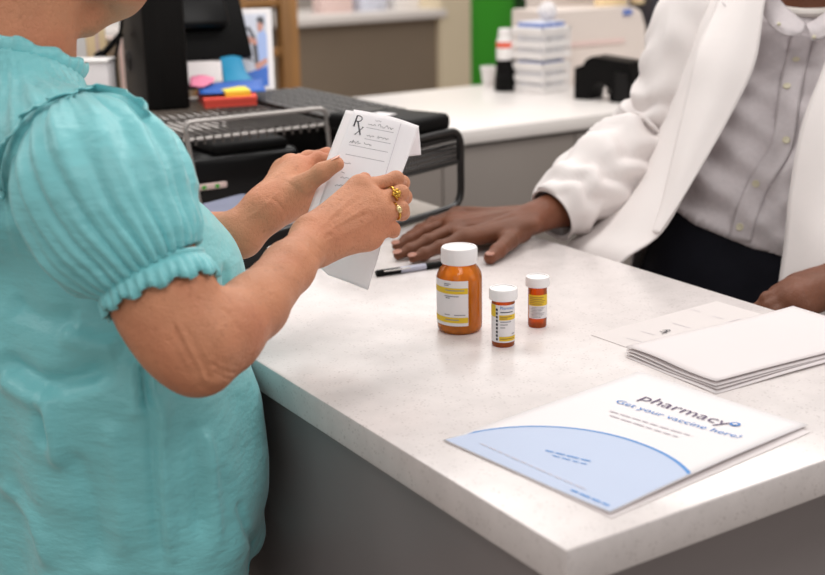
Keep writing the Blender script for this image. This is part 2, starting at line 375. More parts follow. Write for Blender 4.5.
# ------------------------------------------------------------------ signed distance fields
class SDF:
    def __init__(s, xs, ys, zs):
        s.x, s.y, s.z = (np.asarray(a, np.float32) for a in (xs, ys, zs))
        s.D = np.full((len(s.x), len(s.y), len(s.z)), 0.5, np.float32)
    def _box(s, lo, hi):
        sl = []
        for a, l, h in zip((s.x, s.y, s.z), lo, hi):
            i0 = max(0, np.searchsorted(a, l)-1); i1 = min(len(a), np.searchsorted(a, h)+1)
            sl.append(slice(i0, i1))
        return tuple(sl)
    def _apply(s, lo, hi, fn, k, mode='u'):
        mg = 0.02 + k
        sl = s._box(np.asarray(lo)-mg, np.asarray(hi)+mg)
        if any(q.stop <= q.start for q in sl): return
        X = s.x[sl[0]][:, None, None]; Y = s.y[sl[1]][None, :, None]; Z = s.z[sl[2]][None, None, :]
        d = fn(X, Y, Z).astype(np.float32); a = s.D[sl]
        if mode == 'u':
            h = np.maximum(k-np.abs(a-d), 0)/max(k, 1e-6)
            s.D[sl] = np.minimum(a, d)-h*h*k*0.25
        else:
            d = -d; h = np.maximum(k-np.abs(a-d), 0)/max(k, 1e-6)
            s.D[sl] = np.maximum(a, d)+h*h*k*0.25
    def cone(s, a, b, ra, rb, k=0.01, flat=None, ratio=1.0, mode='u'):
        a = np.array(a, float); b = np.array(b, float); ab = b-a; L2 = max(ab@ab, 1e-9)
        R = max(ra, rb)*max(1, 1)
        def fn(X, Y, Z):
            px, py, pz_ = X-a[0], Y-a[1], Z-a[2]
            t = np.clip((px*ab[0]+py*ab[1]+pz_*ab[2])/L2, 0, 1)
            qx, qy, qz = px-t*ab[0], py-t*ab[1], pz_-t*ab[2]
            r = ra+(rb-ra)*t
            if flat is not None:
                n = np.array(flat, float); n /= np.linalg.norm(n)
                dn = (qx*n[0]+qy*n[1]+qz*n[2])*(1/ratio-1)
                qx, qy, qz = qx+dn*n[0], qy+dn*n[1], qz+dn*n[2]
                return (np.sqrt(qx*qx+qy*qy+qz*qz)-r)*(0.5+0.5*ratio)
            return np.sqrt(qx*qx+qy*qy+qz*qz)-r
        s._apply(np.minimum(a, b)-R, np.maximum(a, b)+R, fn, k, mode)
    def chain(s, pts, rs, k=0.01, flat=None, ratio=1.0):
        for (p, q, r1, r2) in zip(pts, pts[1:], rs, rs[1:]): s.cone(p, q, r1, r2, k, flat, ratio)
    def ell(s, c, rad, R=None, k=0.01, mode='u'):
        c = np.array(c, float); rad = np.array(rad, float)
        R = np.array(R, float) if R is not None else np.eye(3)     # rows are the local axes
        m = rad.max()
        def fn(X, Y, Z):
            px, py, pz_ = X-c[0], Y-c[1], Z-c[2]
            l = [px*R[i][0]+py*R[i][1]+pz_*R[i][2] for i in range(3)]
            k0 = np.sqrt(sum((l[i]/rad[i])**2 for i in range(3)))
            k1 = np.sqrt(sum((l[i]/rad[i]**2)**2 for i in range(3)))
            return k0*(k0-1)/np.maximum(k1, 1e-6)
        s._apply(c-m, c+m, fn, k, mode)
    def loft(s, secs, yaw=0.0, k=0.02):
        """secs: (z, cx, cy, a, b) upright stack of ellipses, a along the yawed x axis"""
        S = np.array(sorted(secs)); cs, sn = math.cos(yaw), math.sin(yaw)
        zz = np.linspace(S[0, 0], S[-1, 0], 8*(len(S)-1)+1)
        def sm(col):
            P = cr([np.array([q]) for q in col], 8); return np.array(P)[:, 0]
        zz = sm(S[:, 0]); cx, cy, aa, bb = (sm(S[:, i]) for i in (1, 2, 3, 4))
        def fn(X, Y, Z):
            z = Z.ravel()
            CX, CY, A, B = (np.interp(z, zz, q)[None, None, :] for q in (cx, cy, aa, bb))
            px, py = X-CX, Y-CY
            u, v = px*cs+py*sn, -px*sn+py*cs
            k0 = np.sqrt((u/A)**2+(v/B)**2); k1 = np.sqrt((u/A**2)**2+(v/B**2)**2)
            d = k0*(k0-1)/np.maximum(k1, 1e-6)
            d = np.where(k0 < 0.3, -np.minimum(A, B)*0.7, d)
            return np.maximum(d, np.maximum(S[0, 0]-Z, Z-S[-1, 0]))
        m = max(S[:, 3].max(), S[:, 4].max())
        lo = (S[:, 1].min()-m, S[:, 2].min()-m, S[0, 0]); hi = (S[:, 1].max()+m, S[:, 2].max()+m, S[-1, 0])
        s._apply(lo, hi, fn, k)
    def cut(s, p, n):              # remove everything on the +n side of a plane
        p = np.array(p, float); n = np.array(n, float); n /= np.linalg.norm(n)
        d = ((s.x-p[0])*n[0])[:, None, None]+((s.y-p[1])*n[1])[None, :, None]+((s.z-p[2])*n[2])[None, None, :]
        s.D = np.maximum(s.D, d.astype(np.float32))
    def mesh(s):
        D = s.D; S = D < 0
        nx, ny, nz = D.shape
        any_ = np.zeros((nx-1, ny-1, nz-1), bool); all_ = np.ones_like(any_)
        for i in (0, 1):
            for j in (0, 1):
                for k in (0, 1):
                    q = S[i:nx-1+i, j:ny-1+j, k:nz-1+k]; any_ |= q; all_ &= q
        act = any_ & ~all_
        I = np.argwhere(act); idx = np.full(act.shape, -1, np.int32); idx[act] = np.arange(len(I))
        acc = np.zeros((len(I), 3)); cnt = np.zeros(len(I))
        C = [np.array([i, j, k]) for i in (0, 1) for j in (0, 1) for k in (0, 1)]
        ax = (s.x, s.y, s.z)
        for a in range(8):
            for b in range(a+1, 8):
                if np.abs(C[a]-C[b]).sum() != 1: continue
                ia, ib = I+C[a], I+C[b]
                da = D[ia[:, 0], ia[:, 1], ia[:, 2]]; db = D[ib[:, 0], ib[:, 1], ib[:, 2]]
                m = (da < 0) != (db < 0)
                t = da[m]/(da[m]-db[m])
                for c in range(3):
                    va, vb = ax[c][ia[m, c]], ax[c][ib[m, c]]
                    acc[m, c] += va+(vb-va)*t
                cnt[m] += 1
        V = acc/cnt[:, None]
        F = []
        for c in range(3):
            o = [1 if q == c else 0 for q in range(3)]
            A = S[:nx-o[0], :ny-o[1], :nz-o[2]]; B = S[o[0]:, o[1]:, o[2]:]
            E = np.argwhere(A != B)
            u, v = (c+1) % 3, (c+2) % 3
            ok = (E[:, u] > 0) & (E[:, v] > 0) & (E[:, u] < D.shape[u]-1) & (E[:, v] < D.shape[v]-1)
            E = E[ok]
            flip = ~A[E[:, 0], E[:, 1], E[:, 2]]
            def g(du, dv):
                q = E.copy(); q[:, u] -= du; q[:, v] -= dv
                return idx[q[:, 0], q[:, 1], q[:, 2]]
            Q = np.stack([g(1, 1), g(0, 1), g(0, 0), g(1, 0)], 1)
            Q[flip] = Q[flip][:, ::-1]
            F.append(Q)
        F = np.concatenate(F); F = F[(F >= 0).all(1)]
        return V, F
def axis(segs):                    # piecewise grid: [(start, end, step), ...]
    out = []
    for a, b, h in segs:
        n = max(1, int(round((b-a)/h))); out += list(np.linspace(a, b, n, endpoint=False))
    return np.array(out+[segs[-1][1]])
def normals_np(V, F):
    N = np.zeros_like(V); a, b, c, d = (V[F[:, i]] for i in range(4))
    fn = np.cross(c-a, d-b)
    for i in range(4): np.add.at(N, F[:, i], fn)
    return N/np.maximum(np.linalg.norm(N, axis=1, keepdims=True), 1e-12)
def smooth_np(V, F, it=2, lam=0.5):
    for _ in range(it):
        S = np.zeros_like(V); c = np.zeros(len(V))
        for i in range(4):
            a, b = F[:, i], F[:, (i+1) % 4]
            np.add.at(S, a, V[b]); np.add.at(S, b, V[a]); np.add.at(c, a, 1); np.add.at(c, b, 1)
        V = V+(S/np.maximum(c, 1)[:, None]-V)*lam
    return V
def bvh_of(V, F): return BVHTree.FromPolygons([tuple(p) for p in V.tolist()], [tuple(q) for q in F.tolist()])
def hit(bvh, x, y, off=0.0):
    d = V3(ray(x, y)); p, n, i, dist = bvh.ray_cast(V3(CAM), d.normalized())
    if p is None: return None, None
    if n.dot(d) > 0: n = -n
    return p+n*off, n
def ruffle(name, base, out_dirs, nrm, width, amp, wl, m, parent, rows=4, sub=10, thick=0.0012):
    """wavy strip along a curve"""
    P = [V3(p) for p in base]
    L = 0; v = []; n = len(P)
    for i in range(n):
        if i: L += (P[i]-P[i-1]).length
        o, nn = V3(out_dirs[i]).normalized(), V3(nrm[i]).normalized()
        tg = (P[min(i+1, n-1)]-P[max(i-1, 0)]).normalized()
        ph = 2*PI*L/wl + 0.7*math.sin(L*55)
        for r in range(rows+1):
            t = r/rows; w = width*t*(1+0.12*math.sin(ph*0.37))
            v.append(P[i]+o*w+nn*(amp*t*math.sin(ph)+0.003*math.sin(PI*t))+tg*(amp*0.4*t*math.cos(ph*1.3)))
    f = [(i*(rows+1)+r, i*(rows+1)+r+1, (i+1)*(rows+1)+r+1, (i+1)*(rows+1)+r) for i in range(n-1) for r in range(rows)]
    o = from_np(name, np.array([tuple(q) for q in v]), f, m, parent)
    md = o.modifiers.new('thickness', 'SOLIDIFY'); md.thickness = thick; md.offset = 0
    return o

def crease(V, N, bvh, line, depth, width, n=10):
    """press a groove (or raise a ridge, depth < 0) into a surface along a line seen on it"""
    pts = []
    for p in spline([V3((x, y, 0)) for x, y in line], n):
        q, _n = hit(bvh, p.x, p.y)
        if q is not None: pts.append(np.array(q))
    if len(pts) < 2: return V
    P = np.array(pts); lo, hi = P.min(0)-width*3, P.max(0)+width*3
    I = np.where(((V > lo) & (V < hi)).all(1))[0]
    W = V[I]; d2 = np.full(len(I), 1e9); T = np.zeros(len(I))
    for k in range(len(P)-1):
        a, b = P[k], P[k+1]; ab = b-a; t = np.clip(((W-a)@ab)/max(ab@ab, 1e-12), 0, 1)
        d = ((W-a-t[:, None]*ab)**2).sum(1); m = d < d2; d2[m] = d[m]; T[m] = (k+t[m])/(len(P)-1)
    amt = depth*np.exp(-d2/width**2)*np.clip(np.minimum(T, 1-T)*6, 0.0, 1)
    V = V.copy(); V[I] -= N[I]*amt[:, None]; return V
# ================================================================== ROOM
YF = 5.2
struct(box('floor', (1.0, 2.5, -0.05), (12, 11, 0.1), MT['floor']))
struct(box('wall_back', (2.0, 7.55, 1.4), (12, 0.1, 2.8), MT['wall']))
struct(box('wall_left', (-4.45, 2.5, 1.4), (0.1, 10, 2.8), MT['wall']))
struct(box('wall_right', (6.75, 2.5, 1.4), (0.1, 10, 2.8), MT['wall']))
# partition behind the back worktop, right part
pl = pY(541, 60, 2.56)
struct(box('wall_partition', ((pl.x+3.6)/2, 2.60, 0.70+0.55), (3.6-pl.x, 0.08, 2.5), MT['wall']))

# ------------------------------------------------------------------ service counter
XW = 0.637
sc = thing('service_counter', 'long pharmacy service counter with speckled white quartz worktop and grey base', 'counter', (0.32, 0.9, 0))
bm = bmesh.new(); add_box(bm, (XW/2, 0.895, ZC-0.019), (XW, 1.79, 0.038), bev=0.003)
under(obj('worktop', bm, MT['quartz']), sc)
bm = bmesh.new()
add_box(bm, (0.014+(0.30)/2+0.14, (0.045+1.79)/2, 0.46), (0.585, 1.79-0.045, 0.904))
under(obj('base_cabinet', bm, MT['panel'], smooth=False), sc)
bm = bmesh.new(); add_box(bm, (0.30, 0.92, 0.005), (0.55, 1.7, 0.008)); under(obj('toe_kick', bm, MT['seam']), sc)

# ------------------------------------------------------------------ back counter
bc = thing('back_counter', 'back counter with plain white worktop and grey front panels behind the pharmacist', 'counter', (1.5, 2.15, 0))
bm = bmesh.new(); add_box(bm, (1.45, 2.155, ZC-0.018), (3.9, 0.71, 0.036), bev=0.004); under(obj('worktop', bm, MT['top2']), bc)
sx = [-0.45, pY(443, 185, 1.81).x, pY(575, 150, 1.81).x, 2.35, 3.35]
for a, b in zip(sx, sx[1:]):
    bm = bmesh.new(); add_box(bm, ((a+b)/2, 1.821, 0.456), (b-a-0.004, 0.022, 0.90), bev=0.0015); under(obj('front_panel', bm, MT['panel2']), bc)
bm = bmesh.new(); add_box(bm, (1.45, 2.165, 0.45), (3.78, 0.66, 0.89)); under(obj('carcass', bm, MT['seam']), bc)

# ------------------------------------------------------------------ far counter, top left
a = pY(303, 25.6, YF); b = pY(441, 17, YF)
zt = (a.z+b.z)/2
x0, x1 = -1.6, b.x
fc = thing('far_counter', 'far counter with white top and taupe front across the aisle', 'counter', ((x0+x1)/2, YF+0.3, 0))
bm = bmesh.new(); add_box(bm, ((x0+x1)/2, YF+0.30, zt+0.02), (x1-x0+0.04, 0.66, 0.045), bev=0.004); under(obj('worktop', bm, MT['top2']), fc)
bm = bmesh.new(); add_box(bm, ((x0+x1)/2, YF+0.32, zt/2), (x1-x0, 0.60, zt)); under(obj('front_panel', bm, MT['taupe'], smooth=False), fc)
for i, (xa, xb, yt, mm, lab) in enumerate([(322, 352, -14, 'pinkbox', 'pale pink carton on the far counter, leftmost of the blurred cartons'),
                                   (360, 386, -8, 'bluepack', 'blue and white packet on the far counter beside the pale pink carton'),
                                   (394, 432, -20, 'white', 'white carton at the right end of the far counter')]):
    p, q = pY(xa, 8, YF+0.2), pY(xb, 8, YF+0.2)
    top = pY((xa+xb)/2, yt, YF+0.2).z
    h = max(0.06, top-(zt+0.0425)); w = q.x-p.x
    t = thing('carton', lab, 'box', ((p.x+q.x)/2, YF+0.25, zt+0.0425), 'cartons on the far counter')
    under(box('carton_body', ((p.x+q.x)/2, YF+0.25, zt+0.0425+h*0.45), (w, 0.12, h*0.9), MT[mm], bev=0.004), t)
    under(box('lid_flap', ((p.x+q.x)/2, YF+0.25, zt+0.0425+h*0.95), (w*1.01, 0.122, h*0.1), MT['bluetag' if i == 1 else 'paper2'], bev=0.003), t)
# cream column beside it, green cabinet behind
a, b = pY(441, 60, YF-0.02), pY(471, 60, YF-0.02)
struct(box('trim_1', ((a.x+b.x)/2, YF+0.25, 1.4), (b.x-a.x, 0.54, 2.8), MT['cream']))
a, b, c = pY(471, 60, YF+0.05), pY(514, 60, YF+0.05), pY(552, 60, YF+0.05)
gc = thing('green_cabinet', 'tall bright green cabinet with a darker side door beyond the back counter', 'cabinet', ((a.x+c.x)/2, YF+0.3, 0))
under(box('cabinet_body', ((a.x+b.x)/2, YF+0.35, 1.05), (b.x-a.x, 0.6, 2.1), MT['green'], bev=0.006), gc)
under(box('door', ((b.x+c.x)/2, YF+0.36, 1.05), (c.x-b.x-0.006, 0.58, 2.1), MT['dkgreen'], bev=0.006), gc)
under(tube('handle', [(b.x+0.06, YF+0.035, 1.0), (b.x+0.06, YF+0.035, 1.2)], 0.008, MT['chrome']), gc)

# wooden shelf unit behind the photo card
YS = 3.6
a, b = pY(232, 60, YS), pY(300, 60, YS); pw = pY(300, 60, YS).x-pY(284, 60, YS).x
ws = thing('wooden_shelf_unit', 'brown wooden shelf unit standing behind the framed photo card', 'shelf', ((a.x+b.x)/2, YS+0.15, 0))
ztp = pY(270, -8, YS).z
for x in (a.x+pw/2, b.x-pw/2):
    under(box('post', (x, YS+0.03, ztp/2), (pw, 0.06, ztp), MT['wood'], bev=0.003), ws)
    under(box('post', (x, YS+0.33, ztp/2), (pw, 0.06, ztp), MT['wood'], bev=0.003), ws)
for z in (0.25, 0.62, 0.98, ztp-0.04):
    under(box('shelf_board', ((a.x+b.x)/2, YS+0.18, z), (b.x-a.x-2*pw, 0.34, 0.07 if z > 1.2 else 0.03), MT['wood'], bev=0.003), ws)
under(box('back_board', ((a.x+b.x)/2, YS+0.372, ztp/2), (b.x-a.x, 0.016, ztp), MT['wood']), ws)
for i, (zz, mm, hh) in enumerate([(0.995, 'photo_dark', 0.24)]):
    t = thing('storage_box', 'dark storage box inside the brown wooden shelf unit', 'box', ((a.x+b.x)/2, YS+0.18, zz))
    under(box('box_body', ((a.x+b.x)/2, YS+0.18, zz+hh/2), ((b.x-a.x)-2*pw-0.02, 0.26, hh), MT[mm], bev=0.006), t)
    under(box('box_lid', ((a.x+b.x)/2, YS+0.18, zz+hh+0.012), ((b.x-a.x)-2*pw-0.014, 0.265, 0.022), MT['black'], bev=0.004), t)

# ================================================================== THINGS ON THE BACK COUNTER
def basket(name, label, px, w, d, h, z, rz):
    """white plastic lattice basket"""
    c = V3(px); R = Rz(rz)
    t = thing(name, label, 'basket', (c.x, c.y, z), 'white lattice baskets on the back counter')
    bm = bmesh.new(); add_box(bm, (c.x, c.y, z+0.003), (w, d, 0.006), R)
    under(obj('basket_floor', bm, MT['white']), t)
    bm = bmesh.new()
    for sgn in (-1, 1):
        for (L, off, isx) in ((w, d/2, True), (d, w/2, False)):
            def P(u, zz):
                q = V3((u, sgn*off, 0)) if isx else V3((sgn*off, u, 0))
                return V3((c.x, c.y, zz)) + R @ q
            for zz in (z+0.010, z+h*0.5, z+h-0.008):
                ctr = P(0, zz); s = (L, 0.005, 0.016) if isx else (0.005, L, 0.016)
                add_box(bm, ctr, s, R)
            n = int(L/0.019)
            for i in range(n+1):
                u = -L/2+L*i/n
                add_box(bm, P(u, z+h/2), (0.0085, 0.004, h) if isx else (0.004, 0.0085, h), R)
    under(obj('lattice_wall', bm, MT['white'], smooth=False), t)
    bm = bmesh.new()
    for sgn in (-1, 1):
        add_box(bm, V3((c.x, c.y, z+h)) + R @ V3((0, sgn*d/2, 0)), (w+0.012, 0.012, 0.010), R, 0.003)
        add_box(bm, V3((c.x, c.y, z+h)) + R @ V3((sgn*w/2, 0, 0)), (0.012, d+0.012, 0.010), R, 0.003)
    under(obj('rim', bm, MT['white']), t)
    return t
bk = pz(551, 92, ZC); bk.y += 0.05; BR = 0.21
basket('basket', 'lower of two stacked white lattice baskets on the back counter', bk, 0.122, 0.115, 0.082, ZC, BR)
basket('basket', 'upper of two stacked white lattice baskets, full of blue and white packs', bk, 0.122, 0.115, 0.085, ZC+0.098, BR)
k = 0
for z, hh, nm in ((ZC+0.0075, 0.086, 'lower'), (ZC+0.1055, 0.098, 'upper')):
    for j in (-1, 0, 1):
        p = V3((bk.x, bk.y, 0)) + Rz(BR) @ V3((j*0.036, 0, 0))
        t = thing('packet', 'blue and white packet standing in the %s white lattice basket, %s' % (nm, ('left end', 'middle one', 'right end')[j+1]), 'packet', (p.x, p.y, z), 'packets in the white baskets')
        under(box('packet_body', (p.x, p.y, z+hh/2), (0.032, 0.094, hh), MT['bluepack'], R=Rz(BR), bev=0.003), t)
        under(box('packet_band', (p.x, p.y, z+hh-0.008), (0.0326, 0.0946, 0.012), MT['bluetag'], R=Rz(BR), bev=0.002), t)
# tissue tuft on the baskets
bm = bmesh.new()
tp = V3((bk.x, bk.y, ZC+0.204)) + Rz(BR) @ V3((0.030, 0.0, 0))
prof = [(0.012, 0), (0.022, 0.012), (0.028, 0.026), (0.022, 0.042), (0.008, 0.054)]
add_lathe(bm, prof, 18, tp)
for v in bm.verts:
    a_ = math.atan2(v.co.y-tp.y, v.co.x-tp.x); v.co.xy = V3(tp.xy)+(v.co.xy-tp.xy)*(1+0.18*math.sin(5*a_+v.co.z*60))
tag(obj('tissue_tuft', bm, MT['paper']), 'crumpled white tissue tuft on top of the stacked white baskets', 'tissue')

# black holder with a tall white tube
hp = pz(510, 91, ZC); hp.y += 0.02
bh = thing('pen_holder', 'round black holder cup left of the white baskets', 'cup', (hp.x, hp.y, ZC))
under(lathe('cup', [(0.034, 0), (0.036, 0.004), (0.034, 0.045), (0.031, 0.048), (0.030, 0.092), (0.0275, 0.093), (0.026, 0.006)], MT['black'], c=(hp.x, hp.y, ZC), cap1=True), bh)
tb = thing('dispenser_tube', 'tall white tube with red label standing in the black holder cup', 'tube', (hp.x-0.005, hp.y, ZC+0.008))
under(lathe('tube_body', [(0.021, 0.0), (0.0235, 0.004), (0.0245, 0.10), (0.0245, 0.138), (0.020, 0.150), (0.012, 0.152)], MT['white'], c=(hp.x-0.005, hp.y, ZC+0.008)), tb)
under(lathe('red_label', [(0.0249, 0.120), (0.0249, 0.136), (0.0240, 0.138)], MT['orange'], c=(hp.x-0.005, hp.y, ZC+0.008), cap0=False, cap1=False), tb)
under(lathe('tube_cap', [(0.019, 0.1505), (0.019, 0.172), (0.016, 0.175)], MT['white'], c=(hp.x-0.005, hp.y, ZC+0.008)), tb)
wp = pz(494, 86, ZC); wp.y += 0.03
wc = thing('small_white_cup', 'small white paper cup behind the black holder cup', 'cup', (wp.x, wp.y, ZC))
under(lathe('cup_body', [(0.017, 0), (0.024, 0.055), (0.0225, 0.055), (0.016, 0.003)], MT['white'], c=(wp.x, wp.y, ZC)), wc)
under(lathe('rolled_rim', [(0.024, 0.054), (0.0262, 0.0555), (0.024, 0.0572), (0.0224, 0.0555)], MT['white'], c=(wp.x, wp.y, ZC), cap0=False, cap1=False), wc)

# black stepped stand with an arch
q0 = pz(574, 99, ZC); q1 = pz(632, 104, ZC)
ux = (q1-q0); ux.z = 0; W_ = ux.length; ux.normalize(); uy = V3((-ux.y, ux.x, 0))
st = thing('black_stand', 'black stepped plastic stand with an arched opening beside the baskets', 'stand', (q0+q1)/2)
def arch_profile():
    P = [(0, 0), (0, 0.088), (0.028, 0.098), (0.036, 0.112), (0.055, 0.122), (W_*0.95, 0.112), (W_, 0.0), (W_*0.62, 0.0)]
    cx = W_*0.44; r = W_*0.17
    for i in range(0, 11):
        a = PI*i/10; P.append((cx+r*math.cos(a), 0.012+0.030*math.sin(a)*1.3))
    P.append((W_*0.25, 0.0)); return P
bm = bmesh.new(); add_poly(bm, [q0+ux*u+V3((0, 0, z)) for u, z in arch_profile()], 0.075, uy)
under(obj('stand_body', bm, MT['black'], smooth=False), st)
bm = bmesh.new(); add_poly(bm, [q0+ux*u+V3((0, 0, z))-uy*0.006 for u, z in ((W_*0.72, 0.002), (W_*0.72, 0.085), (W_*0.93, 0.083), (W_*0.985, 0.002))], 0.006, uy)
under(obj('side_plate', bm, MT['blackgloss'], smooth=False), st)
bm = bmesh.new(); add_tube(bm, [q0+ux*(W_*0.62)+uy*-0.008+V3((0, 0, 0.030)), q0+ux*(W_*0.62)+uy*0.01+V3((0, 0, 0.030))], 0.008, 12)
under(obj('roller', bm, MT['greykey']), st)

# white printer behind it
p0, p1 = pY(556, 60, 2.30), pY(650, 60, 2.30)
zt_ = pY(610, 9, 2.30).z
wpn = thing('white_printer', 'white rounded printer at the back of the back counter beside the pharmacist', 'printer', ((p0.x+p1.x)/2, 2.42, ZC))
bm = bmesh.new()
P = []; wd = p1.x-p0.x; hh = zt_-ZC
for (u, z) in ((0, 0), (0, hh), (wd*0.86, hh), (wd*0.93, hh*0.93), (wd*0.985, hh*0.72), (wd, hh*0.45), (wd*1.01, 0)): P.append(V3((p0.x+u, 2.32, ZC+z)))
add_poly(bm, P, 0.20, V3((0, 1, 0))); under(obj('printer_body', bm, MT['wall'], smooth=False), wpn)
under(box('output_slot', ((p0.x+p1.x)/2-0.02, 2.317, ZC+hh*0.55), (wd*0.6, 0.008, 0.012), MT['pinkbox']), wpn)
under(box('blue_label', (pY(629, 8, 2.31).x, 2.315, zt_-0.015), (0.034, 0.008, 0.016), MT['bluetag'], bev=0.002), wpn)
for i, (xa, xb, y0, mm, lab) in enumerate([(597, 624, -25, 'creamfile', 'cream folder lying on the white printer, left one'), (634, 655, -32, 'creamfile', 'cream folder on the white printer next to the grey folder'), (657, 672, -25, 'greyfile', 'grey folder at the right end of the white printer')]):
    a, b = pY(xa, 5, 2.42), pY(xb, 5, 2.42); zz = pY(xa, y0, 2.42).z
    if i == 2: a = V3((a.x+0.012, a.y, a.z))
    t = thing('folder', lab, 'folder', ((a.x+b.x)/2, 2.42, zt_), 'folders on the white printer')
    under(box('folder_cover', ((a.x+b.x)/2, 2.42, (zt_+zz)/2), (b.x-a.x, 0.03, zz-zt_), MT[mm], bev=0.002), t)
    under(box('folder_pages', ((a.x+b.x)/2, 2.42, (zt_+zz)/2+0.004), (b.x-a.x-0.006, 0.022, zz-zt_), MT['paper']), t)
for i, (xa, xb, mm, lab) in enumerate([(650, 656, 'photo_dark', 'dark binder standing against the white printer'), (656.5, 664, 'greyfile', 'grey blue binder standing beside the dark binder'), (664.5, 672, 'taupe', 'taupe binder behind the pharmacist\'s sleeve')]):
    a, b = pY(xa, 40, 2.36), pY(xb, 40, 2.36)
    t = thing('binder', lab, 'binder', ((a.x+b.x)/2+0.012, 2.42, ZC), 'binders on the back counter')
    under(box('binder_cover', ((a.x+b.x)/2+0.012, 2.42, ZC+0.135), (b.x-a.x, 0.12, 0.27), MT[mm], bev=0.003), t)
    under(box('binder_pages', ((a.x+b.x)/2+0.012, 2.425, ZC+0.136), ((b.x-a.x)*0.7, 0.118, 0.262), MT['paper']), t)

# ================================================================== RACK, SPEAKER, MONITOR
ZL = 1.125; ZS = ZL-0.026
rl, rr = pz(183.5, 122.6, ZL), pz(326, 108, ZL)
ry = (rl.y+rr.y)/2; rx0, rx1 = rl.x, rr.x; RD = 0.46
rk = thing('wire_rack', 'silver wire shelf rack standing on the counter behind the customer', 'rack', ((rx0+rx1)/2, ry+RD/2, ZC))
bm = bmesh.new()
add_tube(bm, round_path([(rx0+0.018, ry-0.012, ZC), (rx0, ry, ZL), (rx1, ry, ZL), (rx1+0.006, ry-0.012, ZC)], 0.016), 0.0042, 10)
under(obj('front_leg_loop', bm, MT['wire']), rk)
bm = bmesh.new(); add_tube(bm, round_path([(rx0+0.01, ry+RD, ZC), (rx0, ry+RD, ZS), (rx1, ry+RD, ZS), (rx1, ry+RD, ZC)], 0.012), 0.0042, 10)
under(obj('rear_leg_loop', bm, MT['wire']), rk)
for z, yy in ((ZS-0.004, ry+0.002), (ZS-0.004, ry+RD*0.5), (ZS-0.004, ry+RD-0.006)): bm = bmesh.new(); add_tube(bm, [(rx0-0.003, yy, z), (rx1+0.003, yy, z)], 0.0034, 8); under(obj('cross_rod', bm, MT['wire']), rk)
n = 17
bm0 = bmesh.new(); add_tube(bm0, round_path([(0, -0.001, -0.014), (0, -0.001, 0), (0, RD-0.004, 0)], 0.006), 0.0022, 7)
slat = obj('shelf_wire', bm0, MT['darkwire'])
for i in range(n):
    s_ = slat if i == 0 else slat.copy()
    if i: COL.objects.link(s_)
    s_.location = (rx0+0.002+(rx1-rx0-0.004)*i/(n-1), ry, ZS)
    under(s_, rk)
# dark lining under the wires at the back, as in the photo the shelf reads dark
def flat_on(pxs, z): return [pz(x, y, z) for x, y in pxs]

ZT = ZS+0.0028
b0, b1, b2 = pz(149, 112, ZT), pz(191, 109, ZT), pz(125, 93, ZT)
ex = (b1-b0).normalized(); ey = V3((-ex.y, ex.x, 0)); w_ = (b1-b0).length; d_ = 0.24
rz = math.atan2(ex.y, ex.x)
sp = thing('desktop_speaker', 'tall black desktop speaker box with a round port on the wire rack', 'speaker', b0+ex*w_/2+ey*d_/2)
bm = bmesh.new(); add_box(bm, b0+ex*w_/2+ey*d_/2+V3((0, 0, 0.19)), (w_, d_, 0.38), Rz(rz), 0.006, 3)
under(obj('speaker_body', bm, MT['blackwood']), sp)
# port on the left face
d = V3(ray(129, 61)); nn = -ex; t_ = (b0-V3(CAM)).dot(nn)/d.dot(nn); pc = V3(CAM)+d*t_
RX = Matrix((ey, V3((0, 0, 1)), -ex)).transposed()
bm = bmesh.new(); add_lathe(bm, [(0.021, 0.000), (0.021, 0.004), (0.0175, 0.005), (0.0155, 0.001)], 28, cap0=False, cap1=False)
bmesh.ops.transform(bm, matrix=Matrix.Translation(pc) @ RX.to_4x4(), verts=bm.verts); under(obj('port_ring', bm, MT['greykey']), sp)
bm = bmesh.new(); add_lathe(bm, [(0.0165, 0.0005), (0.0165, 0.0015)], 28)
bmesh.ops.transform(bm, matrix=Matrix.Translation(pc) @ RX.to_4x4(), verts=bm.verts); under(obj('port_hole', bm, MT['blackgloss']), sp)

# monitor
BL, BR_ = pd(140, 65, 2.62), pd(246, 57, 2.74)
TL, TR = pd(128, -58, 2.66), pd(234, -66, 2.78)
mc = (BL+BR_+TL+TR)/4; mx_ = (BR_-BL).normalized(); mz_ = (TL-BL); mz_ = (mz_-mx_*mz_.dot(mx_)).normalized(); my_ = mz_.cross(mx_)
mw, mh = (BR_-BL).length, (TL-BL).length
RM = Matrix((mx_, my_, mz_)).transposed()
mo = thing('computer_monitor', 'black computer monitor seen from behind beside the tall speaker', 'monitor', (mc.x, mc.y, ZT))
bm = bmesh.new(); add_box(bm, mc+my_*0.012, (mw, 0.022, mh), RM, 0.004, 2); under(obj('bezel', bm, MT['black']), mo)
bm = bmesh.new(); add_box(bm, mc+my_*0.03, (mw-0.03, 0.004, mh-0.03), RM); under(obj('screen', bm, MT['blackgloss']), mo)
bm = bmesh.new(); add_box(bm, mc-my_*0.012+mz_*0.01, (mw*0.6, 0.04, mh*0.62), RM, 0.012, 3); under(obj('back_housing', bm, MT['blackgloss']), mo)
fp = mc+my_*0.02; fp.z = ZT
bm = bmesh.new(); add_box(bm, V3((fp.x-0.03, fp.y, (mc.z+ZT)/2)), (0.05, 0.03, mc.z-ZT-0.01), Rz(math.atan2(mx_.y, mx_.x)), 0.005); under(obj('stand_neck', bm, MT['black']), mo)
bm = bmesh.new(); add_box(bm, V3((fp.x-0.03, fp.y, ZT+0.006)), (0.16, 0.10, 0.012), Rz(math.atan2(mx_.y, mx_.x)), 0.005); under(obj('stand_base', bm, MT['black']), mo)

